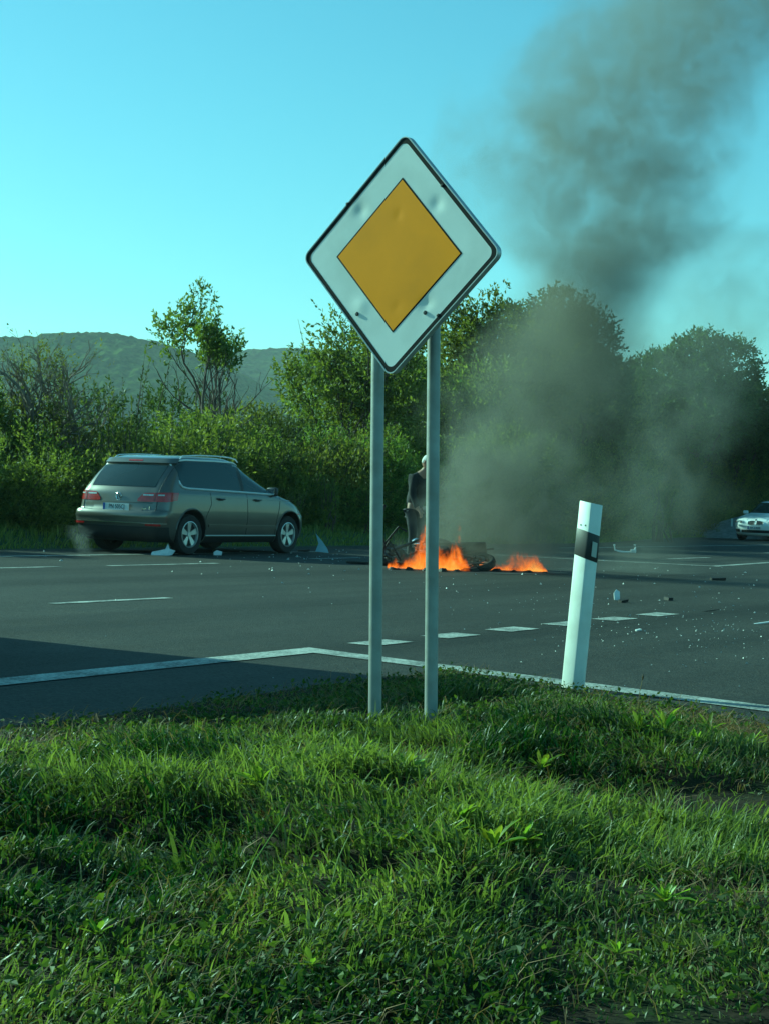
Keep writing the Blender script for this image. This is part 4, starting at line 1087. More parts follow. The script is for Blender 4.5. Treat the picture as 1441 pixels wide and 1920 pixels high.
def build_tree(name, loc, seed, stems, L_, rad0, lvl, kids, leaf, per, nsp, m, label, up=.25, ang=.7, slen=.3, ratio=.68, bark='bark', group=None, zscale=1.0, jit=.22, zmin=0.0, lobes=()):
    r_ = np.random.default_rng(seed); segs, tips = [], []
    for (ox, oy, dx, dy, f) in stems:
        grow(r_, Vector((ox, oy, -.1)), Vector((dx, dy, 1)).normalized(), L_ * f, rad0 * f, lvl, segs, tips, kids, up, jit, ratio, .62, ang)
    root = empty(name, loc); tag(root, label, 'tree', group); root.scale = (1, 1, zscale)
    mb = tube_arrays(segs, 5); me = bpy.data.meshes.new('trunk'); me.from_pydata(mb.v, [], mb.f); me.polygons.foreach_set('use_smooth', [True] * len(me.polygons))
    link('trunk', me, M[bark], root)
    if nsp > 0:
        tips = [t for t in tips if t[0].z > zmin]
        tp = np.array([t[0] for t in tips]); td = np.array([t[1] for t in tips])
        i = r_.integers(0, len(tp), nsp)
        P = tp[i] + r_.normal(0, slen * .55, (nsp, 3)); D = td[i] + r_.normal(0, .6, (nsp, 3)) + np.array([0, 0, .15])
        for (cx, cy, cz, rx, rz, k) in lobes:                # full rounded parts of the crown
            q = r_.normal(0, 1, (k, 3)); q /= np.linalg.norm(q, axis=1, keepdims=True); f = r_.uniform(.5, 1, k)[:, None] ** .5
            P = np.concatenate([P, np.array([cx, cy, cz]) + q * f * np.array([rx, rx, rz])]); D = np.concatenate([D, q + r_.normal(0, .4, (k, 3))])
        pos, dd, l2 = sprig_leaves(P, D, r_, per, slen, leaf)
        tone = np.clip(.5 + r_.normal(0, .22, len(pos)), 0, 1)
        fm = leaf_mesh('crown', pos, dd, l2, l2 * r_.uniform(.4, .6, len(l2)), tone, r_)
        link('crown', fm, m, root)
    return root
build_tree('slender_tree', (-4.02, 38.3, 0), 12, [(0, 0, -.22, 0, 1), (.05, 0, .0, .05, 1.0), (.08, .05, .12, .1, .9), (.12, .05, .38, 0, .72)], 2.6, .085, 3, (4, 4, 4), .095, 9, 620, M['tree_leaf'], 'slender open tree with three stems rising above the bronze grey car', up=.34, ang=.46, slen=.24, ratio=.55, zmin=3.85, zscale=1.05)
build_tree('bare_tree', (-6.75, 34.6, 0), 21, [(0, 0, -.25, 0, 1), (.1, 0, .12, .1, 1.05), (.1, .1, .5, 0, .9), (-.2, 0, -.7, 0, .85)], 1.85, .15, 4, (4, 4, 4, 3), .06, 6, 420, M['shrub_leaf'], 'almost bare grey tree with fine twigs at the far left', up=.16, ang=.75, slen=.2, ratio=.64, bark='twig', zscale=1.12)
build_tree('airy_tree', (-.75, 44.4, 0), 33, [(0, 0, -.3, 0, .95), (.2, 0, .1, .05, 1.08), (.3, 0, .4, 0, .85)], 2.75, .10, 3, (4, 4, 4), .13, 9, 1900, M['tree_leaf'], 'airy yellow green tree half hidden behind the diamond sign', up=.3, ang=.6, slen=.36, ratio=.64, zmin=1.8)
build_tree('broad_tree', (2.7, 50.5, 0), 44, [(0, 0, -.15, 0, 1), (.3, 0, .25, .05, 1.0)], 3.3, .12, 3, (4, 4, 4), .14, 9, 1700, M['tree_leaf'], 'tall airy tree just right of the diamond sign in thin smoke', up=.25, ang=.6, slen=.42, ratio=.62)
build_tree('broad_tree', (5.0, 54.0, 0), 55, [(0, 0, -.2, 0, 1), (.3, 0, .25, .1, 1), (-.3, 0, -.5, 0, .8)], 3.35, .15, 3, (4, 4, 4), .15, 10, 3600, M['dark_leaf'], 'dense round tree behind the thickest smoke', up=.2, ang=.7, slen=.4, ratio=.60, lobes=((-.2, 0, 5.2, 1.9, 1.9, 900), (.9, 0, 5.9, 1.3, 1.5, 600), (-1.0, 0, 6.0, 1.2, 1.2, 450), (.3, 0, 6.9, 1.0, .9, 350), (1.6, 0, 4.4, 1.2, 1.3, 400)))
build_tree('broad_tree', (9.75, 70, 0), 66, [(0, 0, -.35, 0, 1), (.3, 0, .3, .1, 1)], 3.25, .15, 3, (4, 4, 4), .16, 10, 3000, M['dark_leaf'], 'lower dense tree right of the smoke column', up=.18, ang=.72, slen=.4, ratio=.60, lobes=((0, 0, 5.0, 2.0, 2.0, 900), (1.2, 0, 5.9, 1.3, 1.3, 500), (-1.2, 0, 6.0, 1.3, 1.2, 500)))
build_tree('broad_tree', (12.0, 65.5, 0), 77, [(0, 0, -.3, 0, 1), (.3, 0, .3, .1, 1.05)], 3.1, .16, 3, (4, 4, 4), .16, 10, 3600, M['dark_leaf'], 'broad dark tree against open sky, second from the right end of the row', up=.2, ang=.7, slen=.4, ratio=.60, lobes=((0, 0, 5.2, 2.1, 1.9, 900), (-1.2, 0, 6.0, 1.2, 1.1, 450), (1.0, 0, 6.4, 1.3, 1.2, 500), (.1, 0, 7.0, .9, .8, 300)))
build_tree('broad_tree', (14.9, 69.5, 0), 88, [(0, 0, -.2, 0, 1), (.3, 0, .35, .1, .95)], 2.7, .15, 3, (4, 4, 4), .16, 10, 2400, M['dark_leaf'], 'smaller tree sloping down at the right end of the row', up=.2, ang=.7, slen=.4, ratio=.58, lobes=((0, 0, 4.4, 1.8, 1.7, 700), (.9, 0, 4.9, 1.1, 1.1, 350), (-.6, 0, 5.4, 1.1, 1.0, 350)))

# ---- weeds and tufts in the turf corner
def leaf_strip(L_, w, lobes, curl, seed):
    r_ = np.random.default_rng(seed); n = 9; V = []; F2 = []
    for i in range(n):
        t = i / (n - 1); ww = w * (math.sin(math.pi * min(1, t * .93 + .04)) ** .7) * (1 - .35 * lobes * (i % 2)) * (.45 + .55 * t) * (1 if i < n - 1 else .05)
        x = L_ * t * (1 - .15 * curl * t); z = L_ * (.55 * t - curl * t * t * .75)
        V += [(x, -ww / 2, z + .12 * w), (x, 0, z), (x, ww / 2, z + .12 * w)]
    for i in range(n - 1):
        a = i * 3; F2 += [(a, a + 3, a + 4, a + 1), (a + 1, a + 4, a + 5, a + 2)]
    me = bpy.data.meshes.new('leaf'); me.from_pydata(V, [], F2); me.polygons.foreach_set('use_smooth', [True] * len(F2))
    a = me.attributes.new('tone', 'FLOAT', 'FACE'); a.data.foreach_set('value', np.full(len(F2), r_.uniform(.45, .95), np.float32))
    return me
M['weed'] = leaf_mat('weed_leaves', (.09, .14, .016), (.30, .36, .05), .48, .4)
LV = [leaf_strip(.11, .042, 1, .35, 1), leaf_strip(.09, .046, .6, .3, 2), leaf_strip(.13, .034, .9, .5, 3), leaf_strip(.10, .030, .2, .2, 4)]
for q in LV: q.materials.append(M['weed'])
def rosette(name, x, y, n, s, label, seed, cat='weed'):
    r_ = random.Random(seed); root = empty(name, (x, y, float(mound(x, y)) + .025)); tag(root, label, cat)
    for k in range(n):
        o = bpy.data.objects.new('leaf', r_.choice(LV)); C.objects.link(o); o.parent = root
        o.rotation_euler = (r_.uniform(-.3, .3), -r_.uniform(-.25, .75), k * 2.4 + r_.uniform(-.4, .4)); sc = 1.0 * s * r_.uniform(.45, 1.2); o.scale = (sc, sc, sc)
    return root
rosette('dandelion', .20, 4.67, 18, .85, 'bright dandelion rosette below the delineator side of the sign posts', 1)
rosette('dandelion', .33, 4.60, 14, .8, 'lower dandelion rosette touching the bright one', 2)
rosette('dandelion', 1.20, 7.05, 16, .9, 'leafy weed clump in front of the leaning roadside post', 3)
rosette('dandelion', 1.42, 7.2, 14, .8, 'leafy weed clump near the asphalt edge at the right', 4)
rosette('dandelion', -.60, 3.74, 14, .45, 'broad leaved weed in the lower left grass', 5)
rosette('dandelion', .57, 3.86, 12, .55, 'flat weed near the bottom edge of the grass at the right', 6)
rosette('dandelion', .32, 7.0, 10, .6, 'small weed at the foot of the right sign post', 7)
for k, (x, y, lb) in enumerate([(.08, 4.55, 'left of the brightest dandelion'), (.42, 4.75, 'right behind the brightest dandelion'), (.25, 4.85, 'just behind the brightest dandelion'), (1.08, 6.95, 'at the left end of the leafy clump by the leaning post'), (1.3, 6.85, 'in front of the leafy clump by the leaning post'), (1.55, 7.0, 'at the right end of the leafy clump'), (1.25, 7.3, 'behind the leafy clump toward the asphalt'),
        (-.35, 5.2, 'left of centre in the turf'), (.75, 4.3, 'below the spiky tuft at the right'), (.1, 5.6, 'in the middle of the turf'), (.62, 6.3, 'left of the bare hollow'), (-.05, 6.4, 'in front of the left sign post')]):
    rosette('dandelion', x, y, 16 + k % 5 * 3, .62 + .07 * (k % 4), 'broad leaved weed ' + lb, 20 + k)
rosette('dandelion', -.12, 3.62, 9, .5, 'small weed near the bottom middle of the grass', 8)
def tuft(name, x, y, n, h, spread, label, seed, m=None):
    r_ = np.random.default_rng(seed)
    a = r_.uniform(0, 6.28, n); q = r_.uniform(0, .05, n) * spread
    px_, py_ = x + np.cos(a) * q, y + np.sin(a) * q
    me = blades(name, px_ - x, py_ - y, np.zeros(n), h * r_.uniform(.5, 1.1, n), r_.uniform(.004, .008, n), r_.uniform(.2, 1.2, n), np.clip(r_.normal(.65, .2, n), 0, 1), r_)
    o = link(name, me, m or M['grass']); o.location = (x, y, float(mound(x, y)) - .01)
    return tag(o, label, 'grass tuft')
tuft('grass_tuft', .94, 5.50, 70, .17, 1.2, 'spiky grass tuft beside the bare hollow at the right', 1)
tuft('grass_tuft', .62, 5.0, 40, .14, 1, 'thin grass tuft below the spiky one', 2)
tuft('grass_tuft', -.42, 7.2, 40, .17, 1.2, 'tall grass tuft left of the sign posts in shadow', 3)
tuft('grass_tuft', -.95, 6.9, 45, .16, 1.4, 'grass tuft above the little ditch at the left', 4)
tuft('grass_tuft', .72, 3.95, 50, .12, 1.4, 'fresh grass tuft in the lower right', 5)
tuft('grass_tuft', -.66, 4.6, 50, .13, 1.4, 'thick grass tuft at the left side of the turf', 6)
for k, (x, y, dx, dy, h, lb) in enumerate([(-.32, 3.95, .10, .30, .20, 'long bent seed stem in the lower left grass'), (-.10, 4.1, .05, .1, .15, 'short seed stem with a brown head near the middle'), (1.35, 8.75, .02, 0, .16, 'dry stalk standing beside the white edge line'), (.78, 4.6, -.12, .05, .17, 'pale grass stalk leaning left under the hollow')]):
    z0 = float(mound(x, y)); st = MB().tube([(0, 0, 0), (dx * .4, dy * .4, h * .6), (dx, dy, h)], [.0022, .0018, .0012], 5)
    o = st.build('seed_stem', M['weed'] if k != 2 else M['dry']); o.location = (x, y, z0); tag(o, lb, 'grass stem')
    a = o.data.attributes.new('tone', 'FLOAT', 'FACE'); a.data.foreach_set('value', np.full(len(o.data.polygons), .6, np.float32))
    hd = MB().tube([(dx, dy, h - .005), (dx * 1.05, dy * 1.05, h + .012), (dx * 1.1, dy * 1.1, h + .026)], [.003, .005, .001], 6).build('seed_head', M['dry'], o)
# ------------------------------------------------------------------ burning motorcycle wreck
mw = empty('motorcycle_wreck', (.66, 25.5, .0), rad(158))
tag(mw, 'charred motorcycle wreck burning in the middle of the road', 'motorcycle')
LEAN = Matrix.Rotation(rad(68), 4, 'X')
def moto_part(mb, name, m, parent=mw, smooth=True, bevel=0.0):
    mb.xform(LEAN)
    return mb.build(name, m, parent, smooth, bevel)
def moto_wheel(x, z, r, turn=0.0):
    T = LEAN @ Matrix.Translation((x, 0, z)) @ Matrix.Rotation(turn, 4, 'Z')
    w = MB().lathe([(r - .09, -.045), (r - .04, -.065), (r - .01, -.045), (r, 0), (r - .01, .045), (r - .04, .065), (r - .09, .045)], 32, 'Y', close=True).xform(T).build('wheel', M['charred'], mw, True)
    b = MB().lathe([(r - .088, -.03), (r - .105, -.028), (r - .105, .028), (r - .088, .03)], 28, 'Y', close=True); b.lathe([(.0001, -.05), (.05, -.05), (.05, .05), (.0001, .05)], 14, 'Y')
    for k in range(6):
        a = math.pi / 3 * k; b.tube([(.04 * math.cos(a), 0, .04 * math.sin(a)), ((r - .1) * math.cos(a), 0, (r - .1) * math.sin(a))], .012, 6)
    b.xform(T).build('rim', M['charred'], w, True)
    MB().lathe([(.10, .055), (.15, .055), (.15, .060), (.10, .060)], 24, 'Y', close=True).xform(T).build('brake_disc', M['dark_metal'], w)
    return w
moto_wheel(-.70, .30, .30); moto_wheel(.74, .42, .30, .5)
f = MB()
for sy in (-.1, .1):
    f.tube([(.40, sy * .3, .90), (.30, sy, .78), (-.15, sy * 1.3, .72), (-.42, sy, .62)], .018, 8); f.tube([(.38, sy * .3, .82), (.25, sy, .45), (-.05, sy * 1.2, .28), (-.30, sy, .40), (-.42, sy, .62)], .018, 8)
    f.tube([(-.28, sy, .40), (-.70, sy * .9, .30)], .022, 8)
f.tube([(-.30, 0, .70), (-.62, 0, .80), (-.80, 0, .88)], .016, 8)
moto_part(f, 'frame', M['charred'])
f = MB()
for sy in (-.09, .09): f.tube([(.36, sy, 1.02), (.50, sy, .74), (.72, sy, .42)], [.020, .022, .026], 10)
f.box((.37, 0, 1.0), (.06, .22, .03))
moto_part(f, 'front_fork', M['dark_metal'])
f = MB().box((.04, 0, .42), (.30, .26, .26)); f.box((-.16, 0, .36), (.20, .30, .20)); f.lathe([(.0001, .10), (.10, .10), (.12, .07), (.12, -.1)], 18, 'Y', (-.14, .1, .36))
for k in range(5): f.box((.14, 0, .50 + k * .032), (.18, .2, .016), Matrix.Rotation(rad(-20), 3, 'Y'))
moto_part(f, 'engine', M['charred'], bevel=.012)
f = MB(); tk = []
for x, w, h in ((-.16, .05, .02), (-.10, .13, .10), (.05, .17, .16), (.2, .16, .17), (.30, .10, .12), (.34, .03, .04)):
    tk.append([(x, math.cos(a) * w, .80 + math.sin(a) * h * .6) for a in np.linspace(0, 2 * math.pi, 17)[:-1]])
f.v = [p for r in tk for p in r]; n = 16; f.f = [(i * n + k, i * n + (k + 1) % n, (i + 1) * n + (k + 1) % n, (i + 1) * n + k) for i in range(5) for k in range(n)]
moto_part(f, 'fuel_tank', M['charred'])
moto_part(MB().box((-.42, 0, .80), (.55, .24, .07), Matrix.Rotation(rad(8), 3, 'Y')), 'seat', M['charred'], bevel=.02)
moto_part(MB().tube([(.30, -.36, 1.06), (.36, -.22, 1.10), (.35, 0, 1.04), (.36, .22, 1.10), (.30, .36, 1.06)], .014, 8), 'handlebar', M['dark_metal'])
moto_part(MB().tube([(.2, -.12, .34), (.0, -.17, .20), (-.35, -.18, .24), (-.80, -.2, .40)], [.022, .022, .04, .05], 12), 'exhaust_pipe', M['alloy'])
moto_part(MB().lathe([(.0001, .06), (.07, .05), (.09, 0), (.06, -.08)], 18, 'X', (.50, 0, .93)), 'headlamp', M['chrome'])
f = MB().add([(.45, -.16, .95), (.62, -.12, .85), (.55, -.2, .60), (.25, -.22, .50), (.2, -.2, .72), (.45, -.145, .95), (.62, -.105, .85), (.55, -.185, .60), (.25, -.205, .50), (.2, -.185, .72)], [(0, 1, 2, 3, 4), (9, 8, 7, 6, 5), (0, 5, 6, 1), (1, 6, 7, 2), (2, 7, 8, 3), (3, 8, 9, 4), (4, 9, 5, 0)])
moto_part(f, 'fairing', M['charred'], smooth=False)

# twisted frame pieces torn off, standing left of the wreck
tf = MB().tube([(0, 0, 0), (.05, .05, .35), (-.06, .0, .62), (.03, 0, .95)], .02, 8); tf.tube([(.05, .05, .35), (.25, 0, .62), (.38, -.02, .55)], .016, 8); tf.tube([(-.1, .05, .0), (.12, .1, .4), (.3, .1, .1)], .018, 8); tf.tube([(-.06, 0, .62), (-.2, .05, .78)], .012, 6)
o = tf.build('bent_frame', M['charred'], None, True); o.location = (-.02, 25.6, 0); tag(o, 'blackened bent tubes sticking up left of the flames', 'wreckage')

# ------------------------------------------------------------------ man behind the fire
def skin_mesh(name, nodes, edges, m, parent=None, lv=2, xf=None, root=0):
    me = bpy.data.meshes.new(name); me.from_pydata([n[0] for n in nodes], edges, [])
    o = link(name, me)
    md = o.modifiers.new('s', 'SKIN'); md.use_smooth_shade = True
    for i, n in enumerate(nodes):
        r = n[1]; sv = me.skin_vertices[0].data[i]; sv.radius = r if hasattr(r, '__len__') else (r, r); sv.use_root = (i == root)
    sb = o.modifiers.new('u', 'SUBSURF'); sb.levels = lv; sb.render_levels = lv
    bpy.context.view_layer.update()
    me2 = bpy.data.meshes.new_from_object(o.evaluated_get(bpy.context.evaluated_depsgraph_get()))
    o.modifiers.clear(); o.data = me2; me2.name = name; me2.materials.clear(); me2.materials.append(m)
    if parent: o.parent = parent
    return o
man = empty('person', (.52, 27.55, 0), rad(-40))
tag(man, 'white haired man in dark jacket stooping behind the flames', 'person')
# local frame: +X is the way he faces
NB = [((-.04, 0, .95), (.12, .105)), ((.0, 0, 1.12), (.12, .10)), ((.06, 0, 1.30), (.13, .10)), ((.11, 0, 1.43), (.11, .09)), ((.15, 0, 1.51), .055), ((.19, 0, 1.575), .060),
      ((.09, .17, 1.40), .062), ((.10, .24, 1.15), .048), ((.22, .22, .92), .038), ((.27, .21, .85), (.03, .02)),
      ((.09, -.17, 1.40), .062), ((.10, -.24, 1.15), .048), ((.20, -.22, .92), .038), ((.25, -.21, .85), (.03, .02)),
      ((-.03, .10, .86), .085), ((.02, .11, .48), .06), ((-.03, .12, .09), .042), ((.13, .13, .05), (.04, .03)),
      ((-.03, -.10, .86), .085), ((.04, -.11, .48), .06), ((.0, -.12, .09), .042), ((.16, -.13, .05), (.04, .03))]
EB_ = [(0, 1), (1, 2), (2, 3), (3, 4), (4, 5), (3, 6), (6, 7), (7, 8), (8, 9), (3, 10), (10, 11), (11, 12), (12, 13), (0, 14), (14, 15), (15, 16), (16, 17), (0, 18), (18, 19), (19, 20), (20, 21)]
for b, sy in ((9, 1), (13, -1)):                        # five fingers each
    bx_, by_, bz_ = NB[b][0]
    for k in range(4):
        y0 = by_ + (k - 1.5) * .019
        i0 = len(NB); ln = (.034, .040, .037, .028)[k]
        NB += [((bx_ + .025, y0, bz_ - .035), .0095), ((bx_ + .035, y0, bz_ - .035 - ln), .0088), ((bx_ + .025, y0, bz_ - .04 - ln * 1.8), .0078)]
        EB_ += [(b, i0), (i0, i0 + 1), (i0 + 1, i0 + 2)]
    i0 = len(NB); NB += [((bx_ + .035, by_ - sy * .03, bz_ - .01), .011), ((bx_ + .055, by_ - sy * .045, bz_ - .04), .0095)]; EB_ += [(b, i0), (i0, i0 + 1)]
bd_ = skin_mesh('body', NB, EB_, M['skin'], man, 2)
# head: shaped sphere with brow, nose, chin, ears joined to the body mesh
bm = bmesh.new(); bmesh.ops.create_uvsphere(bm, u_segments=28, v_segments=20, radius=1)
for v in bm.verts:
    x, y, z = v.co
    sx = .098 * (1 + (.06 if x < 0 else 0)); 
    wz = .118; X, Y, Z = x * sx, y * .076 * (1 - .18 * max(0, -z)), z * wz
    if x > 0:
        X += .012 * math.exp(-((z + .75) / .25) ** 2) * max(0, 1 - abs(y) * 1.6)                       # chin
        X += .026 * math.exp(-((z + .12) / .16) ** 2 - (y / .16) ** 2)                                # nose
        X -= .010 * math.exp(-((z - .08) / .10) ** 2) * (math.exp(-((abs(y) - .36) / .14) ** 2))      # eye sockets
        X -= .004 * math.exp(-((z + .45) / .05) ** 2) * max(0, 1 - abs(y) * 2)                        # mouth line
    v.co = (X, Y, Z)
for sy in (-1, 1):
    r = bmesh.ops.create_uvsphere(bm, u_segments=10, v_segments=8, radius=1)
    for v in r['verts']: v.co = (v.co.x * .018 - .005, v.co.y * .010 + sy * .076, v.co.z * .032)
bm.transform(Matrix.Translation((.215, 0, 1.655)) @ Matrix.Rotation(rad(22), 4, 'Y') @ Matrix.Scale(1.02, 4))
bm2 = bmesh.new(); bm2.from_mesh(bd_.data); me_h = bpy.data.meshes.new('h'); bm.to_mesh(me_h); bm.free(); bm2.from_mesh(me_h)
for f_ in bm2.faces: f_.smooth = True
bm2.to_mesh(bd_.data); bm2.free(); bpy.data.meshes.remove(me_h)
bm = bmesh.new(); bmesh.ops.create_uvsphere(bm, u_segments=28, v_segments=20, radius=1)
bmesh.ops.delete(bm, geom=[v for v in bm.verts if v.co.z < -.35 or (v.co.x > .35 and v.co.z < .55) or (v.co.x > -.05 and v.co.z < .1)], context='VERTS')
for v in bm.verts: v.co = (v.co.x * .109 - .004, v.co.y * .084, v.co.z * .124)
bmesh.ops.solidify(bm, geom=bm.faces[:], thickness=.006)
bm.transform(Matrix.Translation((.215, 0, 1.658)) @ Matrix.Rotation(rad(22), 4, 'Y'))
me = bpy.data.meshes.new('hair'); bm.to_mesh(me); bm.free(); me.polygons.foreach_set('use_smooth', [True] * len(me.polygons)); link('hair', me, M['hair'], man)
NJ = [((-.05, 0, .86), (.18, .165)), ((.0, 0, 1.12), (.17, .145)), ((.06, 0, 1.30), (.175, .14)), ((.11, 0, 1.43), (.125, .10)), ((.145, 0, 1.495), .07),
      ((.09, .18, 1.40), .08), ((.10, .25, 1.15), .063), ((.225, .22, .90), .055), ((.09, -.18, 1.40), .08), ((.10, -.25, 1.15), .063), ((.205, -.22, .90), .055)]
skin_mesh('jacket', NJ, [(0, 1), (1, 2), (2, 3), (3, 4), (3, 5), (5, 6), (6, 7), (3, 8), (8, 9), (9, 10)], M['jacket'], man, 2)
NT = [((-.04, 0, .98), (.19, .165)), ((-.03, .10, .84), .098), ((.02, .11, .48), .075), ((-.03, .12, .12), .060), ((-.03, -.10, .84), .098), ((.04, -.11, .48), .075), ((.0, -.12, .12), .060)]
skin_mesh('trousers', NT, [(0, 1), (1, 2), (2, 3), (0, 4), (4, 5), (5, 6)], M['trousers'], man, 2)
for x, y in ((.04, .125), (.07, -.125)):
    s_ = MB().box((x, y, .05), (.28, .10, .09), taper=.8).build('shoe', M['shoe'], man, True, .03)

# ------------------------------------------------------------------ debris on the road
def shard(name, outline, th, m, loc, rot, label, cat='debris', bend=.02):
    """broken plastic panel: outline in its own plane, bent, with thickness"""
    bm = bmesh.new(); n = len(outline)
    a = [bm.verts.new((x, y, bend * math.sin(x * 9) + bend * y)) for x, y in outline]; b = [bm.verts.new((v.co.x, v.co.y, v.co.z + th)) for v in a]
    bm.faces.new(a[::-1]); bm.faces.new(b)
    for i in range(n): bm.faces.new((a[i], a[(i + 1) % n], b[(i + 1) % n], b[i]))
    bmesh.ops.recalc_face_normals(bm, faces=bm.faces); bmesh.ops.triangulate(bm, faces=[f for f in bm.faces if len(f.verts) > 4])
    me = bpy.data.meshes.new(name); bm.to_mesh(me); bm.free()
    o = link(name, me, m); o.location = loc; o.rotation_euler = rot
    return tag(o, label, cat)
shard('fairing_shard', [(-.13, 0), (.12, .0), (.09, .07), (-.02, .20), (-.16, .33), (-.09, .15)], .012, M['blue_white'], (-1.10, 31.0, .005), (rad(84), rad(4), rad(-6)), 'pointed pale blue fairing shard standing upright on the far lane')
shard('fairing_shard', [(-.2, -.05), (.0, -.07), (.14, -.05), (.19, .03), (.10, .06), (.07, .16), (.03, .06), (-.18, .02)], .012, M['fairing_white'], (-3.50, 27.0, .04), (rad(58), 0, rad(8)), 'curled white fairing shard under the rear wheel of the bronze grey car')
shard('fairing_shard', [(-.07, -.05), (.06, -.05), (.08, .03), (0, .08), (-.06, .04)], .014, M['fairing_white'], (-2.72, 27.9, .02), (rad(40), 0, .3), 'small white shard on the road below the doors of the bronze grey car')
shard('fairing_shard', [(-.03, -.05), (.03, -.06), (.035, .04), (.0, .07), (-.03, .03)], .014, M['fairing_white'], (2.62, 18.8, .06), (rad(70), 0, .2), 'bright white shard on the side road behind the leaning post')
shard('rubber_piece', [(-.05, -.03), (.05, -.03), (.06, .02), (.01, .04), (-.05, .03)], .03, M['charred'], (2.66, 18.55, .004), (.1, 0, .6), 'black rubber piece lying in front of the bright white shard')
shard('rubber_piece', [(-.05, -.03), (.05, -.03), (.06, .03), (-.02, .05)], .035, M['charred'], (3.28, 19.28, .003), (.1, .2, .9), 'dark lump on the side road right of the bright white shard')
shard('rubber_piece', [(-.1, -.06), (.12, -.05), (.13, .04), (-.08, .08)], .04, M['charred'], (5.0, 25.2, .003), (.1, .1, .2), 'dark lump far out on the turning lane')
shard('rubber_piece', [(-.3, -.06), (.1, -.1), (.34, .0), (.1, .08), (-.2, .07)], .03, M['charred'], (-.25, 26.4, .003), (0, .05, -.25), 'flat black panel lying left of the sign post near the wreck')
shard('rubber_piece', [(-.1, -.05), (.12, -.04), (.05, .06), (-.1, .05)], .04, M['charred'], (-1.45, 30.9, .003), (0, .05, .2), 'little dark piece left of the blue fairing shard')
shard('trim_strip', [(-.09, -.012), (.09, -.02), (.09, .012), (-.08, .02)], .01, M['fairing_white'], (3.6, 15.9, .004), (0, 0, .2), 'pale trim strip on the asphalt at the right edge')
shard('trim_strip', [(-.11, -.008), (.11, -.012), (.10, .01), (-.11, .01)], .008, M['charred'], (3.4, 17.5, .004), (0, 0, .1), 'thin dark strip on the asphalt beyond the last give way dash')
shard('trim_strip', [(-.025, -.012), (.03, -.012), (.025, .012), (-.02, .012)], .012, M['fairing_white'], (2.2, 14.4, .004), (.2, 0, .5), 'largest white crumb among the scattered fragments on the side road')
ring = MB().tube([(-.26, 0, .16), (-.24, .02, .06), (-.14, .0, .03), (0, 0, .02), (.12, 0, .03), (.20, .0, .07), (.22, 0, .15)], [.012, .018, .022, .022, .024, .03, .012], 8)
ring.box((.17, 0, .05), (.12, .08, .08)); ring.box((-.26, 0, .17), (.04, .04, .04)); ring.box((.20, 0, .19), (.05, .03, .03))
o = ring.build('headlamp_bracket', M['fairing_white'], None, True, .006); o.location = (5.44, 37.8, 0); tag(o, 'curved white headlamp bracket lying on the far lane', 'debris')
mp_ = MB().prism([(-.035, -.03), (.035, -.03), (.035, .03), (-.035, .03)], -.1, .62); o = mp_.build('marker_post', M['white_plastic'], None, False, .008); o.location = (12.95, 62.8, .1); tag(o, 'short pale marker post on the verge left of the silver saloon', 'marker post')
frng = np.random.default_rng(77)
FV, FF = [], []
def frag(n, cx_, cy_, sx_, sy_, smin, smax):
    for k in range(n):
        x, y = frng.normal(cx_, sx_), frng.normal(cy_, sy_); s = frng.uniform(smin, smax) * (1 if frng.random() < .9 else 1.8)
        if float(inside(x, y)) > -.1: continue
        b = len(FV); a0 = frng.uniform(0, 6.28)
        for j in range(3): FV.append((x + math.cos(a0 + j * 2.1) * s, y + math.sin(a0 + j * 2.1) * s, .006))
        FV.append((x + frng.normal(0, s * .3), y + frng.normal(0, s * .3), .006 + s * frng.uniform(.5, 1.3)))
        FF.extend([(b, b + 1, b + 3), (b + 1, b + 2, b + 3), (b + 2, b, b + 3)])
frag(180, 2.6, 14.0, .7, 1.5, .004, .009); frag(140, 2.3, 16.5, 1.1, 3, .004, .009); frag(90, 4.3, 25, 1.6, 4, .008, .02); frag(110, -1.2, 27.5, 1.6, 2.2, .008, .022); frag(30, .3, 20, 1.4, 3, .006, .013)
me = bpy.data.meshes.new('glass_fragments'); me.from_pydata(FV, [], FF); tag(link('glass_fragments', me, M['crumb']), 'many small pale plastic and glass fragments strewn over the asphalt', kind='stuff')

# ------------------------------------------------------------------ fire and smoke
def curve_node(N, L, src, zs, vals, zmax, vmax, vmin=0.0):
    """value(z) as a float curve over z in 0..zmax"""
    d = N.new('ShaderNodeMath'); d.operation = 'DIVIDE'; d.inputs[1].default_value = zmax; L.new(src, d.inputs[0])
    fc = N.new('ShaderNodeFloatCurve'); c = fc.mapping.curves[0]
    pts = [(z / zmax, (v - vmin) / (vmax - vmin)) for z, v in zip(zs, vals)]
    while len(c.points) < len(pts): c.points.new(.5, .5)
    for p, (x, y) in zip(c.points, pts): p.location = (x, y)
    fc.mapping.update(); L.new(d.outputs[0], fc.inputs['Value'])
    m = N.new('ShaderNodeMapRange'); m.inputs['To Min'].default_value = vmin; m.inputs['To Max'].default_value = vmax; L.new(fc.outputs[0], m.inputs['Value'])
    return m.outputs[0]
def math_(N, L, op, a, b=None, c=None):
    n = N.new('ShaderNodeMath'); n.operation = op
    for i, q in enumerate((a, b, c)):
        if q is None: continue
        if isinstance(q, (int, float)): n.inputs[i].default_value = q
        else: L.new(q, n.inputs[i])
    return n.outputs[0]
def smooth_(N, L, v, a, b, t0, t1):
    m = N.new('ShaderNodeMapRange'); m.interpolation_type = 'SMOOTHSTEP'
    for k, q in (('From Min', a), ('From Max', b), ('To Min', t0), ('To Max', t1)): m.inputs[k].default_value = q
    L.new(v, m.inputs['Value']); return m.outputs[0]
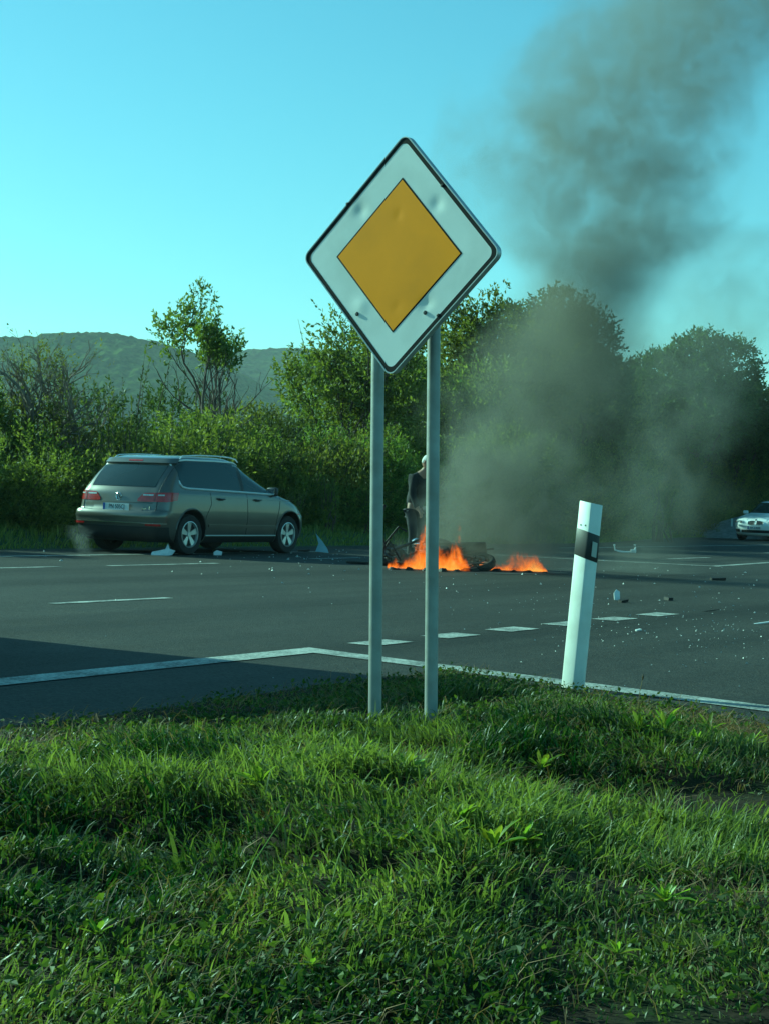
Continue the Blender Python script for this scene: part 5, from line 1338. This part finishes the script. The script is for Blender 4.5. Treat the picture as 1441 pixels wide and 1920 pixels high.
def noise_(N, L, vec, scale, detail=4, dist=0.0, rough=.55):
    n = N.new('ShaderNodeTexNoise'); n.inputs['Scale'].default_value = scale; n.inputs['Detail'].default_value = detail; n.inputs['Distortion'].default_value = dist; n.inputs['Roughness'].default_value = rough
    L.new(vec, n.inputs['Vector']); return n.outputs['Fac']
def outward(me):
    bm = bmesh.new(); bm.from_mesh(me); bmesh.ops.recalc_face_normals(bm, faces=bm.faces); bm.to_mesh(me); bm.free()
    return me
def plume(name, zs, cx_, cy_, rx_, dens, col, label, nscale=.75, edge=1.3, dscale=1.0, squash=.75, step=1.0, contrast=(.30, .62), calm=None):
    zmax = zs[-1]
    m = bpy.data.materials.new(name); N, L = nt(m); N.clear(); out = N.new('ShaderNodeOutputMaterial')
    tc = N.new('ShaderNodeTexCoord'); sp = N.new('ShaderNodeSeparateXYZ'); L.new(tc.outputs['Object'], sp.inputs[0])
    mx_, mn_ = max(cx_) + .01, min(cx_); my_, mny = max(cy_) + .01, min(cy_)
    X = curve_node(N, L, sp.outputs['Z'], zs, cx_, zmax, mx_, mn_); Y = curve_node(N, L, sp.outputs['Z'], zs, cy_, zmax, my_, mny)
    Rr_ = curve_node(N, L, sp.outputs['Z'], zs, rx_, zmax, max(rx_) + .01); D = curve_node(N, L, sp.outputs['Z'], zs, dens, zmax, max(dens) + .001)
    ux = math_(N, L, 'DIVIDE', math_(N, L, 'SUBTRACT', sp.outputs['X'], X), Rr_)
    uy = math_(N, L, 'DIVIDE', math_(N, L, 'SUBTRACT', sp.outputs['Y'], Y), math_(N, L, 'MULTIPLY', Rr_, squash))
    q = math_(N, L, 'SQRT', math_(N, L, 'ADD', math_(N, L, 'MULTIPLY', ux, ux), math_(N, L, 'MULTIPLY', uy, uy)))
    n1 = noise_(N, L, tc.outputs['Object'], nscale, 5, .6, .58); n2 = noise_(N, L, tc.outputs['Object'], nscale * 3.0, 6, .9, .62)
    if calm is not None:
        K = curve_node(N, L, sp.outputs['Z'], zs, calm, zmax, 1.0)
        n1 = math_(N, L, 'ADD', math_(N, L, 'MULTIPLY', math_(N, L, 'SUBTRACT', n1, .5), K), .5)
    q2 = math_(N, L, 'ADD', q, math_(N, L, 'MULTIPLY', math_(N, L, 'SUBTRACT', n1, .5), edge * 1.8))
    core = smooth_(N, L, q2, 1.0, .15, 0, 1)
    holes = smooth_(N, L, n2, contrast[0], contrast[1], .12, 1.25)
    if calm is not None: holes = math_(N, L, 'SUBTRACT', 1.0, math_(N, L, 'MULTIPLY', K, math_(N, L, 'SUBTRACT', 1.0, holes)))
    dn = math_(N, L, 'MULTIPLY', math_(N, L, 'MULTIPLY', core, holes), math_(N, L, 'MULTIPLY', D, dscale))
    pv = N.new('ShaderNodeVolumePrincipled'); pv.inputs['Color'].default_value = (*col, 1); pv.inputs['Anisotropy'].default_value = .1
    L.new(dn, pv.inputs['Density']); L.new(pv.outputs[0], out.inputs['Volume'])
    try: m.cycles.volume_step_rate = step
    except Exception: pass
    rows = []
    for z in np.linspace(zs[0], zs[-1], 40):
        a = np.linspace(0, 2 * math.pi, 25)[:-1]; r = np.interp(z, zs, rx_) * 1.42; xx = np.interp(z, zs, cx_); yy = np.interp(z, zs, cy_)
        rows.append(np.stack([xx + np.cos(a) * r * (.95 + .12 * np.sin(3 * a + z)), yy + np.sin(a) * r * squash, np.full(24, max(z, .02))], -1))
    A = np.array(rows); n, k = A.shape[:2]
    i = np.arange(n - 1)[:, None] * k; j = np.arange(k)[None, :]
    qd = np.stack([i + j + 0 * i, i + (j + 1) % k, i + k + (j + 1) % k, i + k + j], -1).reshape(-1, 4)
    me = from_arrays(name, A.reshape(-1, 3), np.concatenate([qd.ravel(), np.arange(k)[::-1], (n - 1) * k + np.arange(k)]), np.concatenate([np.full(len(qd), 4), [k, k]]), True)
    return tag(link(name, outward(me), m), label, kind='stuff')
PZ = [.02, .55, 1.4, 2.24, 3.08, 3.85, 4.35, 5.19, 6.02, 6.85, 7.7, 8.55, 9.4, 10.4, 11.5]
plume('smoke', PZ, [1.45, 1.6, 1.95, 2.2, 2.6, 2.95, 3.12, 3.25, 3.3, 3.4, 3.75, 4.4, 5.0, 5.6, 6.3], [25.9, 26.0, 26.1, 26.2, 26.3, 26.4, 26.4, 26.5, 26.5, 26.6, 26.7, 26.8, 26.9, 27, 27],
      [1.5, 1.45, 1.6, 1.8, 1.8, 1.5, 1.4, 2.0, 2.7, 2.9, 2.9, 2.9, 3.0, 3.0, 3.0], [.7, 1.5, 1.6, 1.1, 1.2, 2.0, 2.2, 1.25, .84, .80, .74, .66, .6, .52, .46], (.33, .325, .28), 'thick grey brown smoke column rising from the fire into the sky', edge=1.05, nscale=.62, contrast=(.33, .62), calm=[1, 1, 1, .9, .55, .35, .35, .6, .95, 1, 1, 1, 1, 1, 1])
plume('smoke', [.02, .6, 1.6, 2.6, 3.6, 4.6, 5.6], [4.0, 4.1, 4.3, 4.6, 4.9, 5.3, 5.7], [26.6, 26.7, 26.8, 27, 27, 27, 27], [1.3, 1.4, 1.5, 1.6, 1.7, 1.8, 1.8], [.25, .34, .4, .4, .36, .34, .25], (.38, .39, .35), 'thin pale smoke veil drifting right of the column', nscale=.7, edge=1.2)
plume('smoke', [.02, .4, .9, 1.6, 2.2, 2.9], [.95, .95, 1.05, 1.3, 1.6, 1.8], [26.3, 26.3, 26.35, 26.4, 26.4, 26.4], [.55, .62, .7, .75, .8, .85], [.3, .6, .65, .5, .35, .15], (.46, .47, .44), 'pale grey smoke curling up behind the left flames', nscale=1.4, edge=1.2)
plume('exhaust_smoke', [.02, .15, .3, .45], [-4.62, -4.66, -4.72, -4.8], [26.3, 26.25, 26.2, 26.2], [.16, .2, .24, .24], [.5, .9, .7, .2], (.75, .76, .74), 'little pale exhaust puff behind the bronze grey car', nscale=4, edge=.9)

def fire(name, x0, x1, y0, prof_, th, label, seed, strength=6.5):
    """flames: an emitting volume whose height follows prof_ along x, torn by rising noise"""
    m = bpy.data.materials.new(name); N, L = nt(m); N.clear(); out = N.new('ShaderNodeOutputMaterial')
    tc = N.new('ShaderNodeTexCoord'); sp = N.new('ShaderNodeSeparateXYZ'); L.new(tc.outputs['Object'], sp.inputs[0])
    xs_ = np.linspace(0, x1 - x0, len(prof_))
    Hh = curve_node(N, L, sp.outputs['X'], list(xs_), list(prof_), x1 - x0, max(prof_) + .01)
    mp = N.new('ShaderNodeMapping'); mp.inputs['Location'].default_value = (seed, seed * 2.0, 0); mp.inputs['Scale'].default_value = (1, 1, .48); L.new(tc.outputs['Object'], mp.inputs['Vector'])
    n1 = noise_(N, L, mp.outputs[0], 7.5, 5, 2.2, .66)
    zr = math_(N, L, 'DIVIDE', sp.outputs['Z'], Hh)
    yq = math_(N, L, 'ABSOLUTE', math_(N, L, 'DIVIDE', sp.outputs['Y'], th))
    nb = noise_(N, L, mp.outputs[0], 2.6, 2, .8, .5)
    n1 = math_(N, L, 'ADD', math_(N, L, 'MULTIPLY', n1, .62), math_(N, L, 'MULTIPLY', nb, .38))
    v = math_(N, L, 'SUBTRACT', math_(N, L, 'SUBTRACT', math_(N, L, 'MULTIPLY_ADD', n1, 2.3, -.30), math_(N, L, 'MULTIPLY', zr, .62)), math_(N, L, 'MULTIPLY', math_(N, L, 'POWER', yq, 2.0), .35))
    e = smooth_(N, L, v, .56, .69, 0, 1)
    rp = N.new('ShaderNodeValToRGB'); el = rp.color_ramp.elements; el[0].position = .56; el[0].color = (.55, .045, .002, 1); el[1].position = 1.0; el[1].color = (1, .38, .08, 1); e2_ = el.new(.75); e2_.color = (1, .13, .008, 1)
    L.new(v, rp.inputs[0])
    pv = N.new('ShaderNodeVolumePrincipled'); pv.inputs['Color'].default_value = (.02, .015, .01, 1)
    L.new(math_(N, L, 'MULTIPLY', e, 5.0), pv.inputs['Density']); L.new(rp.outputs[0], pv.inputs['Emission Color']); L.new(math_(N, L, 'MULTIPLY', e, strength), pv.inputs['Emission Strength'])
    L.new(pv.outputs[0], out.inputs['Volume'])
    try: m.cycles.volume_step_rate = .12
    except Exception: pass
    P = []
    for i, x in enumerate(np.linspace(0, x1 - x0, 26)):
        h = max(.08, float(np.interp(x, xs_, prof_)) * 1.15); P.append([(x, -th * 1.2, .01), (x, -th * 1.1, h * .6), (x, -th * .6, h), (x, th * .6, h), (x, th * 1.1, h * .6), (x, th * 1.2, .01)])
    A = np.array(P, float); n, k = A.shape[:2]; i = np.arange(n - 1)[:, None] * k; j = np.arange(k)[None, :]
    qd = np.stack([i + j, i + (j + 1) % k, i + k + (j + 1) % k, i + k + j], -1).reshape(-1, 4)
    me = from_arrays(name, A.reshape(-1, 3), np.concatenate([qd.ravel(), np.arange(k)[::-1], (n - 1) * k + np.arange(k)]), np.concatenate([np.full(len(qd), 4), [k, k]]), False)
    o = link(name, outward(me), m); o.location = (x0, y0, 0)
    return tag(o, label, 'fire')
fire('fire', .08, 1.32, 25.15, [.12, .22, .24, .26, .42, .85, 1.05, .9, .5, .66, .74, .42, .12], .26, 'tall orange flames engulfing the motorcycle wreck behind the sign posts', 3.1)
fire('fire', 1.32, 2.52, 25.75, [.10, .22, .24, .18, .22, .34, .44, .38, .34, .32, .18, .05], .2, 'low flames licking along the road right of the wreck', 8.3)
sc_ = grid_mesh('scorch_mark', np.array([[(x, y, .0035) for y in np.linspace(24.6, 26.6, 9)] for x in np.linspace(-.1, 3.0, 14)]), False)
def scorch_mat():
    m = bpy.data.materials.new('scorch'); N, L = nt(m); p = N['Principled BSDF']; p.inputs['Roughness'].default_value = .9
    tc = N.new('ShaderNodeTexCoord'); n = noise_(N, L, tc.outputs['Object'], 1.6, 5)
    r = N.new('ShaderNodeValToRGB'); e = r.color_ramp.elements; e[0].position = .35; e[0].color = (.010, .010, .010, 1); e[1].position = .65; e[1].color = (.040, .040, .038, 1)
    L.new(n, r.inputs[0]); L.new(r.outputs[0], p.inputs['Base Color']); return m
for k, (x, y, s, a, h) in enumerate([(.18, 24.80, .10, .2, .05), (.42, 24.78, .13, 1.1, .07), (.66, 24.82, .09, .5, .06), (.88, 24.76, .14, 2.0, .08), (1.12, 24.83, .10, .9, .05), (1.45, 25.40, .12, .3, .06), (1.72, 25.45, .16, 1.4, .07), (1.98, 25.42, .10, 2.3, .05), (2.2, 25.46, .13, .7, .06), (2.45, 25.44, .09, 1.8, .04), (1.3, 25.1, .2, .4, .10)]):
    r_ = random.Random(k); hm_ = MB(); pts = [(math.cos(q) * s * r_.uniform(.6, 1.2), math.sin(q) * s * .7 * r_.uniform(.6, 1.2)) for q in np.linspace(0, 6.28, 8)[:-1]]
    n = len(pts); hm_.add([(x_, y_, -.01) for x_, y_ in pts] + [(x_ * .6, y_ * .6, .45 * h * r_.uniform(.4, 1.6)) for x_, y_ in pts], [tuple(range(n, 2 * n))] + [(i, (i + 1) % n, n + (i + 1) % n, n + i) for i in range(n)])
    o = hm_.build('charred_lump', M['charred']); o.location = (x, y, .004); o.rotation_euler = (0, 0, a)
    tag(o, 'charred lump lying at the foot of the tall flames' if k < 5 else 'charred lump lying at the foot of the low flames', 'wreckage', 'charred lumps under the tall flames' if k < 5 else 'charred lumps under the low flames')
o = MB().prism([(1.35 + math.cos(a) * 1.45 * (1 + .12 * math.sin(3 * a)), 25.55 + math.sin(a) * .9 * (1 + .15 * math.sin(4 * a + 1))) for a in np.linspace(0, 2 * math.pi, 40)[:-1]], .001, .004).build('oil_stain', scorch_mat(), road)
bpy.data.meshes.remove(sc_)

# ------------------------------------------------------------------ evening haze
hz = bpy.data.materials.new('haze'); N, L = nt(hz); N.clear(); out = N.new('ShaderNodeOutputMaterial')
pv = N.new('ShaderNodeVolumePrincipled'); pv.inputs['Color'].default_value = (.86, .92, .96, 1); pv.inputs['Density'].default_value = .00015; pv.inputs['Anisotropy'].default_value = .2
L.new(pv.outputs[0], out.inputs['Volume'])
o = MB().box((0, 550, 82), (5100, 4300, 166.4)).build('haze', hz); tag(o, 'thin evening haze over the whole valley', kind='stuff')
